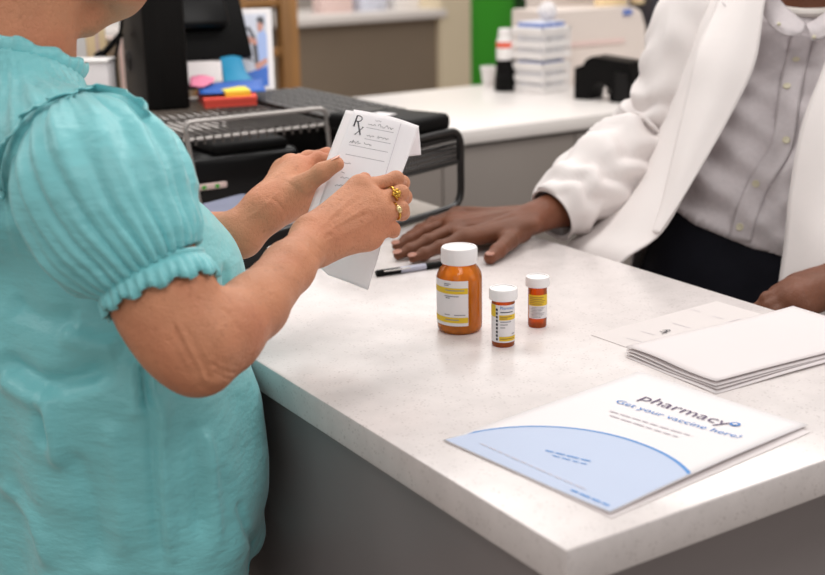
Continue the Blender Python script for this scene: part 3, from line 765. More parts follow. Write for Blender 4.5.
# cables left of the speaker
tag(tube('cable', spline([pd(112, 4, 2.50), pd(121, 18, 2.50), pd(119, 40, 2.50), pd(115, 62, 2.50), pd(117, 90, 2.50), pd(117, 130, 2.50)], 8), 0.0035, MT['black'], seg=8), 'thin black cable hanging down beside the round port speaker', 'cable')
t = thing('cable_plug', 'black plug with a thick slanting lead beside the white box', 'cable', pd(98, 56, 2.5))
under(tube('lead', spline([pd(122, 33, 2.52), pd(112, 44, 2.52), pd(103, 54, 2.52)], 6), 0.0062, MT['black'], seg=8), t)
under(tube('plug_head', [pd(104, 53, 2.52), pd(97, 59, 2.52)], [0.010, 0.012], MT['black'], seg=10), t)

# white box left of the speaker, pale things behind
b0_, b1_ = pd(70, 57, 2.36), pd(114, 63, 2.36)
e1 = (b1_-b0_); e1.z = 0; wl = e1.length; e1.normalize(); e2 = V3((-e1.y, e1.x, 0)); zt2 = (b0_.z+b1_.z)/2
wb = thing('white_box', 'white box with a crisp edge between the customer and the speaker', 'box', ((b0_+b1_)/2).xy.to_3d()+V3((0, 0, ZC)))
ctr = (b0_+b1_)/2+e2*0.03-e1*0.045; Rb = Rz(math.atan2(e1.y, e1.x))
under(box('box_body', (ctr.x, ctr.y, (ZC+zt2-0.006)/2), (wl+0.06, 0.06, zt2-0.006-ZC), MT['paper'], R=Rb, bev=0.003), wb)
under(box('box_lid', (ctr.x, ctr.y, zt2-0.003), (wl+0.064, 0.064, 0.006), MT['white'], R=Rb, bev=0.002), wb)
for (xa, xb, yt, D, mm, lab, nm) in ((62, 88, 20, 2.95, 'white', 'white carton on the back counter glimpsed under the customer\'s chin', 'white_carton'),
                                 (89, 108, 26, 3.0, 'creamfile', 'cream carton beside the white one glimpsed under the customer\'s chin', 'cream_carton'),
                                 (109, 134, 40, 3.05, 'taupe', 'taupe carton behind the hanging black cable', 'taupe_carton')):
    a, b = pY(xa, 60, 1.95+(D-2.9)), pY(xb, 60, 1.95+(D-2.9)); zz = pY(xa, yt, 1.95+(D-2.9)).z
    t = thing(nm, lab, 'box', ((a.x+b.x)/2, a.y+0.05, ZC))
    under(box('carton_body', ((a.x+b.x)/2, a.y+0.05, (ZC+zz)/2), (b.x-a.x, 0.10, zz-ZC), MT[mm], bev=0.003), t)
    under(box('tape_strip', ((a.x+b.x)/2, a.y+0.05, (ZC+zz)/2+0.0006), ((b.x-a.x)*0.18, 0.102, zz-ZC), MT['pinkbox']), t)

# sticky notes
def note_pad(label, pxs, h, m, m2, z):
    P = [pz(x, y, z) for x, y in pxs]
    c = sum(P, V3())/4
    t = thing('sticky_note_pad', label, 'sticky notes', (c.x, c.y, z), 'sticky note pads on the wire rack')
    bm = bmesh.new(); add_poly(bm, P, h*0.62, V3((0, 0, 1))); under(obj('lower_sheets', bm, m2, smooth=False), t)
    P2 = [V3((p.x, p.y, z+h*0.62)) + (V3((p.x, p.y, 0))-V3((c.x, c.y, 0)))*0.02 for p in P]
    bm = bmesh.new(); add_poly(bm, P2, h*0.38, V3((0, 0, 1))); under(obj('upper_sheets', bm, m, smooth=False), t)
    return c
h1 = 0.017
A_ = pz(212, 108, ZT); B_ = pz(257, 104, ZT); C_ = pz(250, 95.5, ZT); D_ = pz(198, 98, ZT)
def inv(p): # back to pixels
    q = np.array(p)-CAM; z = q@_f
    return (412.5+FPX*(q@_r)/z, 287.5-FPX*(q@_u)/z)
note_pad('coral red sticky note pad on the wire rack, under the yellow pad', [(205, 108.5), (257, 105), (253, 98.5), (198, 101)], h1, MT['red'], MT['red'], ZT)
note_pad('small bright yellow sticky note pad lying on the coral red pad', [(226, 97), (251, 95.5), (245, 91), (219, 92.5)], 0.010, MT['yellow'], MT['yellow'], ZT+h1+0.0002)
tag(sheet('pink_note', [[pd(190, 77, 2.56), pd(202, 75, 2.57), pd(215, 78, 2.58)], [pd(190, 86, 2.50), pd(202, 87, 2.50), pd(213, 82, 2.53)]], MT['pink'], n=4, thick=0.001), 'pink paper note beside the speaker on the wire rack', 'note')
# cards behind the sticky notes
def rest(P, z): return P
tag(sheet('white_card', [[pd(184, 62, 2.64), pd(206, 61, 2.65), pd(221, 61, 2.66)], [pd(184, 84, 2.60), pd(206, 84, 2.61), pd(223, 84, 2.62)]], MT['paper2'], n=4, thick=0.001), 'plain white card leaning under the monitor, left of the teal brochure', 'card')
tag(sheet('teal_brochure', [[pd(219, 54, 2.72), pd(232, 54, 2.73), pd(241, 56, 2.74)], [pd(222, 71, 2.68), pd(236, 70, 2.69), pd(247, 73, 2.71)], [pd(224, 84, 2.62), pd(241, 84, 2.63), pd(258, 84, 2.66)]], MT['teal'], n=5, thick=0.001), 'curved teal brochure leaning behind the sticky notes', 'brochure')
tag(sheet('blue_sheet', [[pd(197, 86, 2.53), pd(222, 82, 2.58), pd(262, 79, 2.64)], [pd(200, 94, 2.46), pd(228, 93, 2.48), pd(266, 91, 2.54)]], MT['blue'], n=4, thick=0.001), 'bright blue printed sheet lying behind the sticky notes', 'sheet')
# photo card
q = [pd(237, 9, 2.84), pd(271, 8, 2.88), pd(275, 89, 2.80), pd(236, 91, 2.76)]
fx = (q[1]-q[0]); fz = (q[0]-q[3]); fn_ = fx.cross(fz).normalized()
if fn_.dot(V3(_f)) > 0: fn_ = -fn_
pc_ = thing('photo_card', 'white bordered photo card showing a man in a light blue shirt', 'photo', (q[2]+q[3])/2)
under(poly('card', q, MT['paper'], thick=0.004, n=-fn_), pc_)
def onq(u, v, l=0.001): # u across, v down
    return q[0]*(1-u)*(1-v)+q[1]*u*(1-v)+q[2]*u*v+q[3]*(1-u)*v+fn_*l
def shp(nm, uv, m, l): return under(poly(nm, [onq(u, v, l) for u, v in uv], m), pc_)
shp('picture', [(0.04, 0.07), (0.84, 0.07), (0.84, 0.96), (0.04, 0.96)], MT['photo_bg'], 0.0006)
shp('dark_background', [(0.1, 0.28), (0.35, 0.22), (0.52, 0.36), (0.6, 0.6), (0.45, 0.66), (0.1, 0.6)], MT['photo_dark'], 0.0010)
shp('blue_base', [(0.2, 0.80), (0.84, 0.72), (0.84, 0.96), (0.2, 0.96)], MT['blue'], 0.0012)
shp('shirt', [(0.58, 0.32), (0.74, 0.27), (0.84, 0.34), (0.84, 0.72), (0.62, 0.74), (0.56, 0.5)], MT['photo_blue'], 0.0014)
shp('trousers', [(0.42, 0.45), (0.56, 0.42), (0.60, 0.70), (0.5, 0.74)], MT['photo_dark'], 0.0015)
shp('face', [(0.56, 0.20), (0.66, 0.16), (0.74, 0.2), (0.72, 0.28), (0.60, 0.30)], MT['photo_skin'], 0.0016)
shp('hair', [(0.54, 0.15), (0.62, 0.10), (0.76, 0.12), (0.78, 0.22), (0.72, 0.20), (0.60, 0.18)], MT['photo_dark'], 0.0018)
shp('arm', [(0.18, 0.36), (0.30, 0.34), (0.56, 0.40), (0.55, 0.46), (0.3, 0.43)], MT['photo_skin'], 0.0018)
shp('hand', [(0.48, 0.70), (0.80, 0.62), (0.84, 0.68), (0.55, 0.77)], MT['photo_skin'], 0.0020)

# ------------------------------------------------------------------ black desk organizer in front of the rack
AD, B0 = pz(236, 273, ZC+0.0005), pz(461, 205, ZC+0.007)
A0 = pz(356, 237, ZC+0.007)
od = (B0-A0); od.z = 0; OL = od.length; od.normalize(); on = V3((-od.y, od.x, 0)); OD = 0.10
OH = 0.135
og = thing('desk_organizer', 'black metal mesh desk organizer with a rounded tube frame on the counter', 'organizer', A0+od*OL/2)
bm = bmesh.new()
lo = round_path([A0+V3((0, 0, 0.0)), A0+V3((0, 0, OH)), B0+V3((0, 0, OH)), B0], 0.03)
pts = [A0+od*OL*0.5]+round_path([A0+od*OL*0.5, A0, A0+V3((0, 0, OH)), B0+V3((0, 0, OH)), B0, B0-od*OL*0.5], 0.032)[1:-1]
add_tube(bm, pts, 0.0065, 12, closed=True); under(obj('tube_frame', bm, MT['blackmetal']), og)
bm = bmesh.new(); add_box(bm, A0+od*(OL*0.5)+on*(OD/2)+V3((0, 0, OH-0.012)), (OL-0.012, OD, 0.005), Rz(math.atan2(od.y, od.x))); under(obj('top_deck', bm, MT['blackmetal']), og)
# mesh front lip
nx_, nz_ = 34, 6
L0 = A0+od*(OL*0.02)+V3((0, 0, OH-0.056)); v = []; f = []
for j in range(nz_+1):
    for i in range(nx_+1): v.append(tuple(L0+od*(OL*0.955*i/nx_)+V3((0, 0, 0.048*j/nz_))+on*0.004))
for j in range(nz_):
    for i in range(nx_): f.append((j*(nx_+1)+i, j*(nx_+1)+i+1, (j+1)*(nx_+1)+i+1, (j+1)*(nx_+1)+i))
sel = f
lip = from_np('mesh_lip', v, sel, MT['blackmetal'], smooth=False); under(lip, og)
wf = lip.modifiers.new('mesh', 'WIREFRAME'); wf.thickness = 0.0042; wf.use_replace = True
bm = bmesh.new(); add_tube(bm, [L0+od*(OL*0.0), L0+od*(OL*0.965)], 0.004, 8); under(obj('lip_rod', bm, MT['blackmetal']), og)
for u in (0.03, 0.5):
    bm = bmesh.new(); add_box(bm, A0+od*(OL*u)+on*(OD-0.005)+V3((0, 0, OH/2-0.006)), (0.01, 0.01, OH), Rz(math.atan2(od.y, od.x)), 0.002); under(obj('rear_post', bm, MT['blackmetal']), og)
# low black drawer left of the organizer, documents on it
DL = 0.175; DZ = 0.046
dr = thing('cash_box', 'low glossy black drawer box with a chrome knob left of the desk organizer', 'cash box', AD+od*DL/2+on*0.09)
bm = bmesh.new(); add_box(bm, AD+od*DL/2+on*0.10+V3((0, 0, DZ/2)), (DL, 0.20, DZ), Rz(math.atan2(od.y, od.x)), 0.004); under(obj('drawer_box', bm, MT['blackgloss']), dr)
bm = bmesh.new(); bmesh.ops.create_uvsphere(bm, u_segments=16, v_segments=10, radius=0.006, matrix=Matrix.Translation(pz(270, 250, ZC+DZ*0.55)-on*0.0)); under(obj('knob', bm, MT['chrome']), dr)
for i in range(3):
    P0 = AD+od*(-0.02+0.01*i)+on*(0.012+0.008*i)+V3((0, 0, DZ+0.0005+0.004*i)); Rr = 0.02*i
    u1 = V3((od.x*math.cos(Rr)-od.y*math.sin(Rr), od.x*math.sin(Rr)+od.y*math.cos(Rr), 0)); u2 = V3((-u1.y, u1.x, 0))
    bm = bmesh.new(); add_poly(bm, [P0, P0+u1*0.22, P0+u1*0.22+u2*0.165, P0+u2*0.165], 0.003, V3((0, 0, 1)))
    tag(obj('document', bm, MT[('paper2', 'bluepaper', 'bluepaper')[i]], smooth=False), ('bottom pale document on the low black drawer box', 'slate blue document on the low black drawer box, under another', 'topmost slate blue document on the low black drawer box')[i], 'paper', 'documents on the low black drawer box')
# glossy black printer under the rack
pr = thing('receipt_printer', 'glossy black receipt printer tucked under the wire rack', 'printer', ((rx0+rx1)/2, ry+0.22, ZC))
bm = bmesh.new(); add_box(bm, ((rx0+rx1)/2+0.005, ry+0.22, ZC+0.05), (rx1-rx0-0.05, 0.32, 0.10), bev=0.014, seg=3); under(obj('printer_body', bm, MT['blackgloss']), pr)
bm = bmesh.new(); add_box(bm, ((rx0+rx1)/2+0.02, ry+0.15, ZC+0.108), (rx1-rx0-0.12, 0.16, 0.02), bev=0.008, seg=3); under(obj('paper_cover', bm, MT['black']), pr)
bm = bmesh.new(); add_box(bm, (rx0+0.060, ry+0.055, ZC+0.05), (0.07, 0.008, 0.010), bev=0.002); under(obj('status_strip', bm, MT['pinkbox']), pr)
for q_ in (0.050, 0.075):
    bm = bmesh.new(); add_box(bm, (rx0+q_, ry+0.0498, ZC+0.05), (0.007, 0.002, 0.006)); under(obj('indicator', bm, MT['green']), pr)
# document box that carries the keyboard
X0, X1, Y0, Y1 = rx1+0.025, 0.64, 1.345, 1.765
fb = thing('file_tray', 'black closed file tray carrying the keyboard beside the wire rack', 'tray', ((X0+X1)/2, (Y0+Y1)/2, ZC))
bm = bmesh.new(); add_box(bm, ((X0+X1)/2, (Y0+Y1)/2, ZC+0.062), (X1-X0, Y1-Y0, 0.124), bev=0.005); under(obj('tray_body', bm, MT['black']), fb)
bm = bmesh.new(); add_box(bm, ((X0+X1)/2, Y0-0.003, ZC+0.07), ((X1-X0)*0.8, 0.006, 0.05), bev=0.002); under(obj('tray_front', bm, MT['greykey']), fb)
ZK = ZC+0.124
kb = thing('keyboard', 'dark charcoal keyboard lying beside the wire rack', 'keyboard', (0.60, 1.55, ZK))
KX0, KX1, KY0, KY1 = X0-0.005, 0.715, 1.30, 1.765
bm = bmesh.new(); add_box(bm, ((KX0+KX1)/2, (KY0+KY1)/2, ZK+0.009), (KX1-KX0, KY1-KY0, 0.018), bev=0.004); under(obj('case', bm, MT['black']), kb)
bmk = bmesh.new(); add_box(bmk, (0, 0, 0), (0.024, 0.024, 0.009), bev=0.003); key = obj('key', bmk, MT['greykey'])
first = True
ncol = int((KX1-KX0-0.02)/0.029); nrow = int((KY1-KY0-0.02)/0.029)
for i in range(ncol):
    for j in range(nrow):
        kk = key if first else key.copy()
        if not first: COL.objects.link(kk)
        first = False
        kk.location = (KX0+0.024+i*0.029, KY0+0.026+j*0.029, ZK+0.0225); under(kk, kb)
# phone-like device on the organizer's top deck, right end
dv = thing('card_terminal', 'smooth black card terminal with a small white label on the organizer\'s right end', 'terminal', pz(420, 122, ZC+OH))
ZV = ZC+OH+0.0005
e0, e1v, e2v = pz(401, 142, ZV), pz(444, 137, ZV), None
dvx = V3((0.94, 0.33, 0)).normalized(); dvy = V3((-dvx.y, dvx.x, 0))
cc = A0+od*(OL-0.075)+on*0.10; cc.z = ZV+0.0225
bm = bmesh.new(); add_box(bm, cc, (0.115, 0.19, 0.030), Matrix((od, on, V3((0, 0, 1)))).transposed(), 0.011, 4); under(obj('terminal_body', bm, MT['black']), dv)
bm = bmesh.new(); add_box(bm, cc+V3((0, 0, 0.0155))-od*0.028-on*0.005, (0.040, 0.040, 0.001), Matrix((od, on, V3((0, 0, 1)))).transposed()); under(obj('white_label', bm, MT['paper']), dv)
bm = bmesh.new(); add_box(bm, cc+V3((0, 0, 0.0155))+on*0.055, (0.07, 0.05, 0.001), Matrix((od, on, V3((0, 0, 1)))).transposed()); under(obj('display', bm, MT['blackgloss']), dv)
# ================================================================== ON THE SERVICE COUNTER
def band(name, c, R, z0, z1, a0, a1, m, parent, n=20):
    to = V3((CAM[0]-c.x, CAM[1]-c.y, 0)).normalized(); rt = V3((-to.y, to.x, 0))
    if rt.dot(V3(_r)) < 0: rt = -rt
    v = []; f = []
    for i in range(n+1):
        a = math.radians(a0+(a1-a0)*i/n)
        d = to*math.cos(a)+rt*math.sin(a)
        for z in (z0, z1): v.append(tuple(V3((c.x, c.y, c.z+z))+d*R))
    for i in range(n): f.append((2*i, 2*i+2, 2*i+3, 2*i+1))
    return under(from_np(name, v, f, m), parent)
def cyl_text(name, s, size, c, R, a_start, z, m, parent, fit=None):
    to = V3((CAM[0]-c.x, CAM[1]-c.y, 0)).normalized(); rt = V3((-to.y, to.x, 0))
    if rt.dot(V3(_r)) < 0: rt = -rt
    def w(x, y):
        a = math.radians(a_start)+x/R
        return V3((c.x, c.y, c.z+z+y))+(to*math.cos(a)+rt*math.sin(a))*R
    return under(text_on(name, s, size, m, None, c, (1, 0, 0), (0, 1, 0), warp=w, fit=fit), parent)
def ridged_cap(c, r, z0, h, parent, seg=72):
    bm = bmesh.new()
    prof = [(r*0.98, z0), (r, z0+0.0015), (r, z0+h-0.002), (r*0.94, z0+h), (r*0.86, z0+h), (r*0.84, z0+h-0.0012)]
    add_lathe(bm, prof, seg, c)
    for v in bm.verts:
        k = round(math.atan2(v.co.y-c.y, v.co.x-c.x)/(2*PI/seg))
        if k % 2 and z0+0.0008 < v.co.z-c.z < z0+h-0.001: v.co.xy = V3(c.xy)+(v.co.xy-c.xy)*0.975
    return under(obj('cap', bm, MT['cap']), parent)

# large bottle
c = pz(459.8, 329, ZC)
bt = thing('large_pill_bottle', 'large orange pill bottle with white cap, biggest of the three on the counter', 'pill bottle', c)
prof = [(0.024, 0), (0.0265, 0.0015), (0.0278, 0.005), (0.0282, 0.010), (0.0282, 0.068), (0.0272, 0.074), (0.0240, 0.080), (0.0200, 0.0845), (0.0190, 0.087), (0.0190, 0.093)]
under(lathe('bottle_body', prof, MT['amberbig'], seg=56, c=c), bt)
ridged_cap(c, 0.0226, 0.0872, 0.0195, bt)
lb = band('label', c, 0.0286, 0.0125, 0.0700, -104, 22, MT['paper'], bt, 30)
for z0, z1 in ((0.0165, 0.0235), (0.0535, 0.0610)): band('yellow_stripe', c, 0.0288, z0, z1, -104, 21, MT['labely'], bt, 30)
for z, a0, a1 in ((0.0655, -40, -22), (0.0635, -40, -27), (0.0500, -40, -2), (0.0478, -36, -24), (0.0262, -40, -25), (0.0262, -14, 14), (0.0575, -38, 12), (0.0200, -38, -2)):
    band('print_line', c, 0.0290, z, z+0.0011, a0, a1, MT['greyink'], bt, 10)
bmp = bmesh.new(); bmesh.ops.create_uvsphere(bmp, u_segments=14, v_segments=8, radius=1.0)
bmesh.ops.transform(bmp, matrix=Matrix.Diagonal((0.0058, 0.0058, 0.0034, 1)), verts=bmp.verts)
pill0 = obj('pill', bmp, MT['pill']); first = True
for L in range(9):
    z = 0.0052+L*0.0071
    for (R, n) in ((0.0205, 10), (0.008, 3)):
        for i in range(n):
            p = pill0 if first else pill0.copy()
            if not first: COL.objects.link(p)
            first = False
            a = 2*PI*(i+0.5*(L % 2))/n+random.uniform(-0.08, 0.08)
            p.location = (c.x+R*math.cos(a), c.y+R*math.sin(a), c.z+z)
            p.rotation_euler = (random.uniform(-0.3, 0.3), random.uniform(-0.3, 0.3), random.uniform(0, 3))
            tag(p, 'peach pill, one of many filling the large orange bottle', 'pill', 'pills in the large orange bottle')

# small vials
def vial(label, c, r, h, rc, hc):
    t = thing('prescription_vial', label, 'pill bottle', c, 'small prescription vials on the counter')
    under(lathe('vial_body', [(r*0.93, 0), (r, 0.002), (r, h-hc), (r*0.96, h-hc+0.003)], MT['ambersm'], seg=48, c=c), t)
    ridged_cap(c, rc, h-hc-0.001, hc, t)
    return t
c1 = pz(503.2, 344.3, ZC)
v1 = vial('small orange vial with two yellow label stripes, the nearer small one', c1, 0.0138, 0.0720, 0.0172, 0.0130)
band('label', c1, 0.0141, 0.0065, 0.0530, -120, 80, MT['paper'], v1, 30)
band('yellow_stripe', c1, 0.0143, 0.038, 0.0528, -95, -39, MT['labely'], v1)
band('yellow_stripe', c1, 0.0143, 0.0345, 0.0408, -20, 76, MT['labely'], v1)
band('yellow_stripe', c1, 0.0143, 0.0085, 0.0140, -20, 76, MT['labely'], v1)
for i in range(9):
    band('side_print', c1, 0.0144, 0.009+i*0.0046, 0.009+i*0.0046+0.0030, -37, -27, MT['ink'], v1, 3)
cyl_text('heading', 'Pharmacy', 0.0056, c1, 0.0146, -16, 0.0478, MT['textblue'], v1, fit=0.0185)
for z, a0, a1 in ((0.0438, -14, 50), (0.0318, -14, 40), (0.0284, -14, 22), (0.0165, 45, 66), (0.0248, -14, 10)):
    band('print_line', c1, 0.0144, z, z+0.0011, a0, a1, MT['greyink' if z < 0.04 else 'ink'], v1, 10)
for z, a0, a1 in ((0.0382, -16, 45), (0.0360, -16, 20), (0.0108, -16, 60)):
    band('print_line', c1, 0.0145, z, z+0.0009, a0, a1, MT['wood'], v1, 8)
c2 = pz(537.2, 325.5, ZC)
v2 = vial('small dark orange vial farthest right, with a yellow topped label', c2, 0.0118, 0.0655, 0.0152, 0.0118)
band('label', c2, 0.0121, 0.0125, 0.0290, -58, 90, MT['paper'], v2, 30)
band('yellow_stripe', c2, 0.0121, 0.0290, 0.0430, -62, 90, MT['labely'], v2, 30)
for i in range(8): band('print_line', c2, 0.0123, 0.0140+i*0.0018, 0.0147+i*0.0018, -40+7*(i % 2), 20+9*(i % 4), MT['greyink'], v2, 8)
for i in range(5): band('print_line', c2, 0.0123, 0.0305+i*0.0023, 0.0313+i*0.0023, -50, 30+9*(i % 3), MT['wood'], v2, 8)

MT['slipaper'] = mat('thin_slip_paper', srgb(217, 209, 207), 0.7, var=0.01)
# pen
p0, p1 = pz(376, 273.5, ZC+0.005), pz(446, 263.5, ZC+0.005)
d_ = (p1-p0).normalized()
pn = thing('ballpoint_pen', 'black ballpoint pen with silver clip lying by the pharmacist\'s fingers', 'pen', (p0.x, p0.y, ZC))
def at_(t): return p0+(p1-p0)*t
under(tube('rear_barrel', [at_(0), at_(0.02), at_(0.34)], [0.004, 0.0048, 0.0048], MT['black'], seg=14), pn)
under(tube('front_barrel', [at_(0.34), at_(0.70)], 0.0046, MT['greyfile'], seg=14), pn)
under(tube('grip', [at_(0.70), at_(0.93), at_(0.97)], [0.005, 0.0048, 0.003], MT['black'], seg=14), pn)
under(tube('tip', [at_(0.97), at_(1.0)], [0.0026, 0.0008], MT['chrome'], seg=10), pn)
up = V3((0, 0, 0.0042)); sd = V3((d_.y, -d_.x, 0))*0.004
bm = bmesh.new(); add_box(bm, at_(0.28)+up*0.7+sd, (0.042, 0.003, 0.0022), Rz(math.atan2(d_.y, d_.x)), 0.0006); under(obj('clip', bm, MT['chrome']), pn)

# brochure
o = pz(443, 441.5, ZC); br = pz(612, 517, ZC); tl = pz(652, 374, ZC)
U = (br-o); U.z = 0; BW = 0.2175; U.normalize(); Vv = V3((-U.y, U.x, 0))
if Vv.dot(tl-o) < 0: Vv = -Vv
BH = 0.292
def uvof(x, y):
    p = pz(x, y, ZC+0.001)-o; return p.dot(U), p.dot(Vv)
broc = thing('vaccine_brochure', 'white pharmacy brochure with a pale blue rounded panel at the counter corner', 'brochure', o+U*BW/2+Vv*BH/2)
ZB = 0.0016
def bp(u, v, l=0.0): return o+U*u+Vv*v+V3((0, 0, ZB+l+lift(u, v)))
def lift(u, v): return 0.004*max(0, (u-0.12)/0.0975)**2*(0.4+0.6*math.sin(PI*min(1, max(0, v/BH))))
bm = bmesh.new()
nu, nv = 16, 16
g = [[bm.verts.new(bp(BW*i/nu, BH*j/nv)) for j in range(nv+1)] for i in range(nu+1)]
for i in range(nu):
    for j in range(nv): bm.faces.new((g[i][j], g[i+1][j], g[i+1][j+1], g[i][j+1]))
so = obj('front_sheet', bm, MT['paper']); md = so.modifiers.new('t', 'SOLIDIFY'); md.thickness = 0.0004; under(so, broc)
bm = bmesh.new(); add_poly(bm, [o+U*(0.003)+Vv*0.004+V3((0, 0, 0.0004)), o+U*(BW+0.004)+Vv*-0.003+V3((0, 0, 0.0004)), o+U*(BW+0.009)+Vv*(BH-0.01)+V3((0, 0, 0.0004)), o+U*0.004+Vv*(BH-0.002)+V3((0, 0, 0.0004))], 0.0005, V3((0, 0, 1)))
under(obj('back_sheet', bm, MT['paper2'], smooth=False), broc)
# blue circle segment: passes through left corner, apex and the right end
pa, pb, pc3 = uvof(447, 440), uvof(552, 427.5), uvof(690, 480)
def circ(a, b, c):
    ax, ay = a; bx, by = b; cx, cy = c
    d = 2*(ax*(by-cy)+bx*(cy-ay)+cx*(ay-by))
    ux = ((ax*ax+ay*ay)*(by-cy)+(bx*bx+by*by)*(cy-ay)+(cx*cx+cy*cy)*(ay-by))/d
    uy = ((ax*ax+ay*ay)*(cx-bx)+(bx*bx+by*by)*(ax-cx)+(cx*cx+cy*cy)*(bx-ax))/d
    return ux, uy, math.hypot(ax-ux, ay-uy)
cu_, cv_, cr_ = circ(pa, pb, pc3)
print('arc', pa, pb, pc3, cu_, cv_, cr_)
def arc_v(u, rr): 
    q = rr*rr-(u-cu_)**2
    return cv_+math.sqrt(q) if q > 0 else 0
def strip(name, u0, u1, flo, fhi, m, l, n=40):
    bm = bmesh.new(); prev = None
    for i in range(n+1):
        u = u0+(u1-u0)*i/n
        rows = [bm.verts.new(bp(u, flo(u)+(fhi(u)-flo(u))*k/8, l)) for k in range(9)]
        if prev:
            for k in range(8): bm.faces.new((prev[k], rows[k], rows[k+1], prev[k+1]))
        prev = rows
    return under(obj(name, bm, m), broc)
lo_ = lambda u: 0.0015
strip('blue_panel', 0.0015, BW-0.0015, lo_, lambda u: max(0.002, min(BH, arc_v(u, cr_-0.0018))), MT['ltblue'], 0.0005)
strip('blue_arc_line', 0.006, BW-0.0015, lambda u: max(0.002, arc_v(u, cr_-0.0020)), lambda u: max(0.0025, arc_v(u, cr_+0.0004+0.0016*u/BW)), MT['midblue'], 0.0007)
def btext(nm, s, px0, px1, size, m, bold=0.0, l=0.0009):
    a, b = uvof(*px0), uvof(*px1)
    L = math.hypot(b[0]-a[0], b[1]-a[1]); e = ((b[0]-a[0])/L, (b[1]-a[1])/L)
    return under(text_on(nm, s, size, m, None, o, U, Vv, fit=L, bold=bold, warp=lambda x, y: bp(a[0]+e[0]*x-e[1]*y, a[1]+e[1]*x+e[0]*y, l)), broc)
btext('title', 'pharmacy', (638, 400), (723, 427.5), 0.0245, MT['purple'], bold=-0.0001)
btext('slogan', 'Get your vaccine here!', (614, 403), (737, 441), 0.0135, MT['textblue'], bold=0.0)
a = uvof(735, 426)
bm = bmesh.new()
ring_ = [bp(a[0]+0.0055*math.cos(2*PI*k/20), a[1]+0.0055*math.sin(2*PI*k/20), 0.0009) for k in range(20)]
add_poly(bm, ring_); under(obj('logo_dot', bm, MT['textblue'], smooth=False), broc)
bm = bmesh.new()
for (du, dv, su, sv) in ((0, 0, 0.0062, 0.0018), (0, 0, 0.0018, 0.0062)):
    add_poly(bm, [bp(a[0]+sx_*su/2, a[1]+sy_*sv/2, 0.0011) for sx_, sy_ in ((-1, -1), (1, -1), (1, 1), (-1, 1))])
under(obj('logo_cross', bm, MT['paper'], smooth=False), broc)
def bline(nm, px0, px1, w, m, l=0.0009):
    a, b = uvof(*px0), uvof(*px1); L = math.hypot(b[0]-a[0], b[1]-a[1]); e = ((b[0]-a[0])/L, (b[1]-a[1])/L); n_ = (-e[1]*w, e[0]*w)
    bm = bmesh.new(); nseg = 12; pr_ = None
    x = 0
    # broken into word-like dashes
    rng = random.Random(int(px0[0]*7+px0[1]))
    while x < L:
        wl = rng.uniform(0.006, 0.014); x2 = min(L, x+wl)
        add_poly(bm, [bp(a[0]+e[0]*x, a[1]+e[1]*x, l), bp(a[0]+e[0]*x2, a[1]+e[1]*x2, l), bp(a[0]+e[0]*x2+n_[0], a[1]+e[1]*x2+n_[1], l), bp(a[0]+e[0]*x+n_[0], a[1]+e[1]*x+n_[1], l)])
        x = x2+0.0022
    return under(obj(nm, bm, m, smooth=False), broc)
bline('small_print', (609, 412), (692, 438), 0.0022, MT['palegrey'])
bline('small_print', (609, 416.5), (677, 438.5), 0.0022, MT['palegrey'])
bline('small_print', (545, 452), (590, 463), 0.0022, MT['midblue'])
bline('small_print', (552, 457), (586, 466), 0.0018, MT['midblue'])
bline('small_print', (480, 445), (586, 492), 0.0014, MT['palegrey'])
bline('small_print', (570, 492), (608, 509), 0.0026, MT['midblue'])

# stack of folded sheets
P_l, P_f, P_t = pz(624, 355, ZC), pz(708, 389, ZC), pz(770, 306, ZC+0.01)
e_u = (P_f-P_l); e_u.z = 0; SW = 0.145; e_u.normalize(); e_v = V3((-e_u.y, e_u.x, 0))
if e_v.dot(P_t-P_l) < 0: e_v = -e_v
def curled(name, z, jit, lab, curl, gap):
    A = P_l+e_u*jit[0]+e_v*jit[1]
    v = []; f = []; n1, n2 = 14, 20
    cj, sj = math.cos(jit[2]), math.sin(jit[2])
    for i in range(n1+1):
        for j in range(n2+1):
            u, w = SW*i/n1, 0.282*j/n2
            uu, ww = u*cj-w*sj, u*sj+w*cj
            zz = z+curl*math.exp(-w/0.04)*(0.5+0.5*math.sin(7*u/SW+jit[0]*300))+0.0012*math.sin(w*18+jit[1]*200)+gap*(w/0.28)
            v.append(tuple(A+e_u*uu+e_v*ww+V3((0, 0, max(0.0006, zz)))))
    for i in range(n1):
        for j in range(n2): f.append((i*(n2+1)+j, (i+1)*(n2+1)+j, (i+1)*(n2+1)+j+1, i*(n2+1)+j+1))
    o_ = from_np(name, v, f, MT['paper2'])
    md = o_.modifiers.new('t', 'SOLIDIFY'); md.thickness = 0.0004
    return tag(o_, lab, 'paper', 'folded sheets at the right of the counter')
curled('folded_sheet', 0.0010, (0.008, -0.004, -0.01), 'bottom sheet of the loose white paper stack on the counter', 0.0012, 0.001)
curled('folded_sheet', 0.0026, (0.004, -0.001, 0.012), 'second lowest sheet of the loose white paper stack', 0.0016, 0.001)
curled('folded_sheet', 0.0044, (0.001, 0.002, -0.006), 'second highest sheet of the loose white paper stack', 0.002, 0.001)
curled('folded_sheet', 0.0082, (-0.002, 0.004, 0.002), 'topmost blank sheet of the loose white paper stack', 0.0022, 0.001)

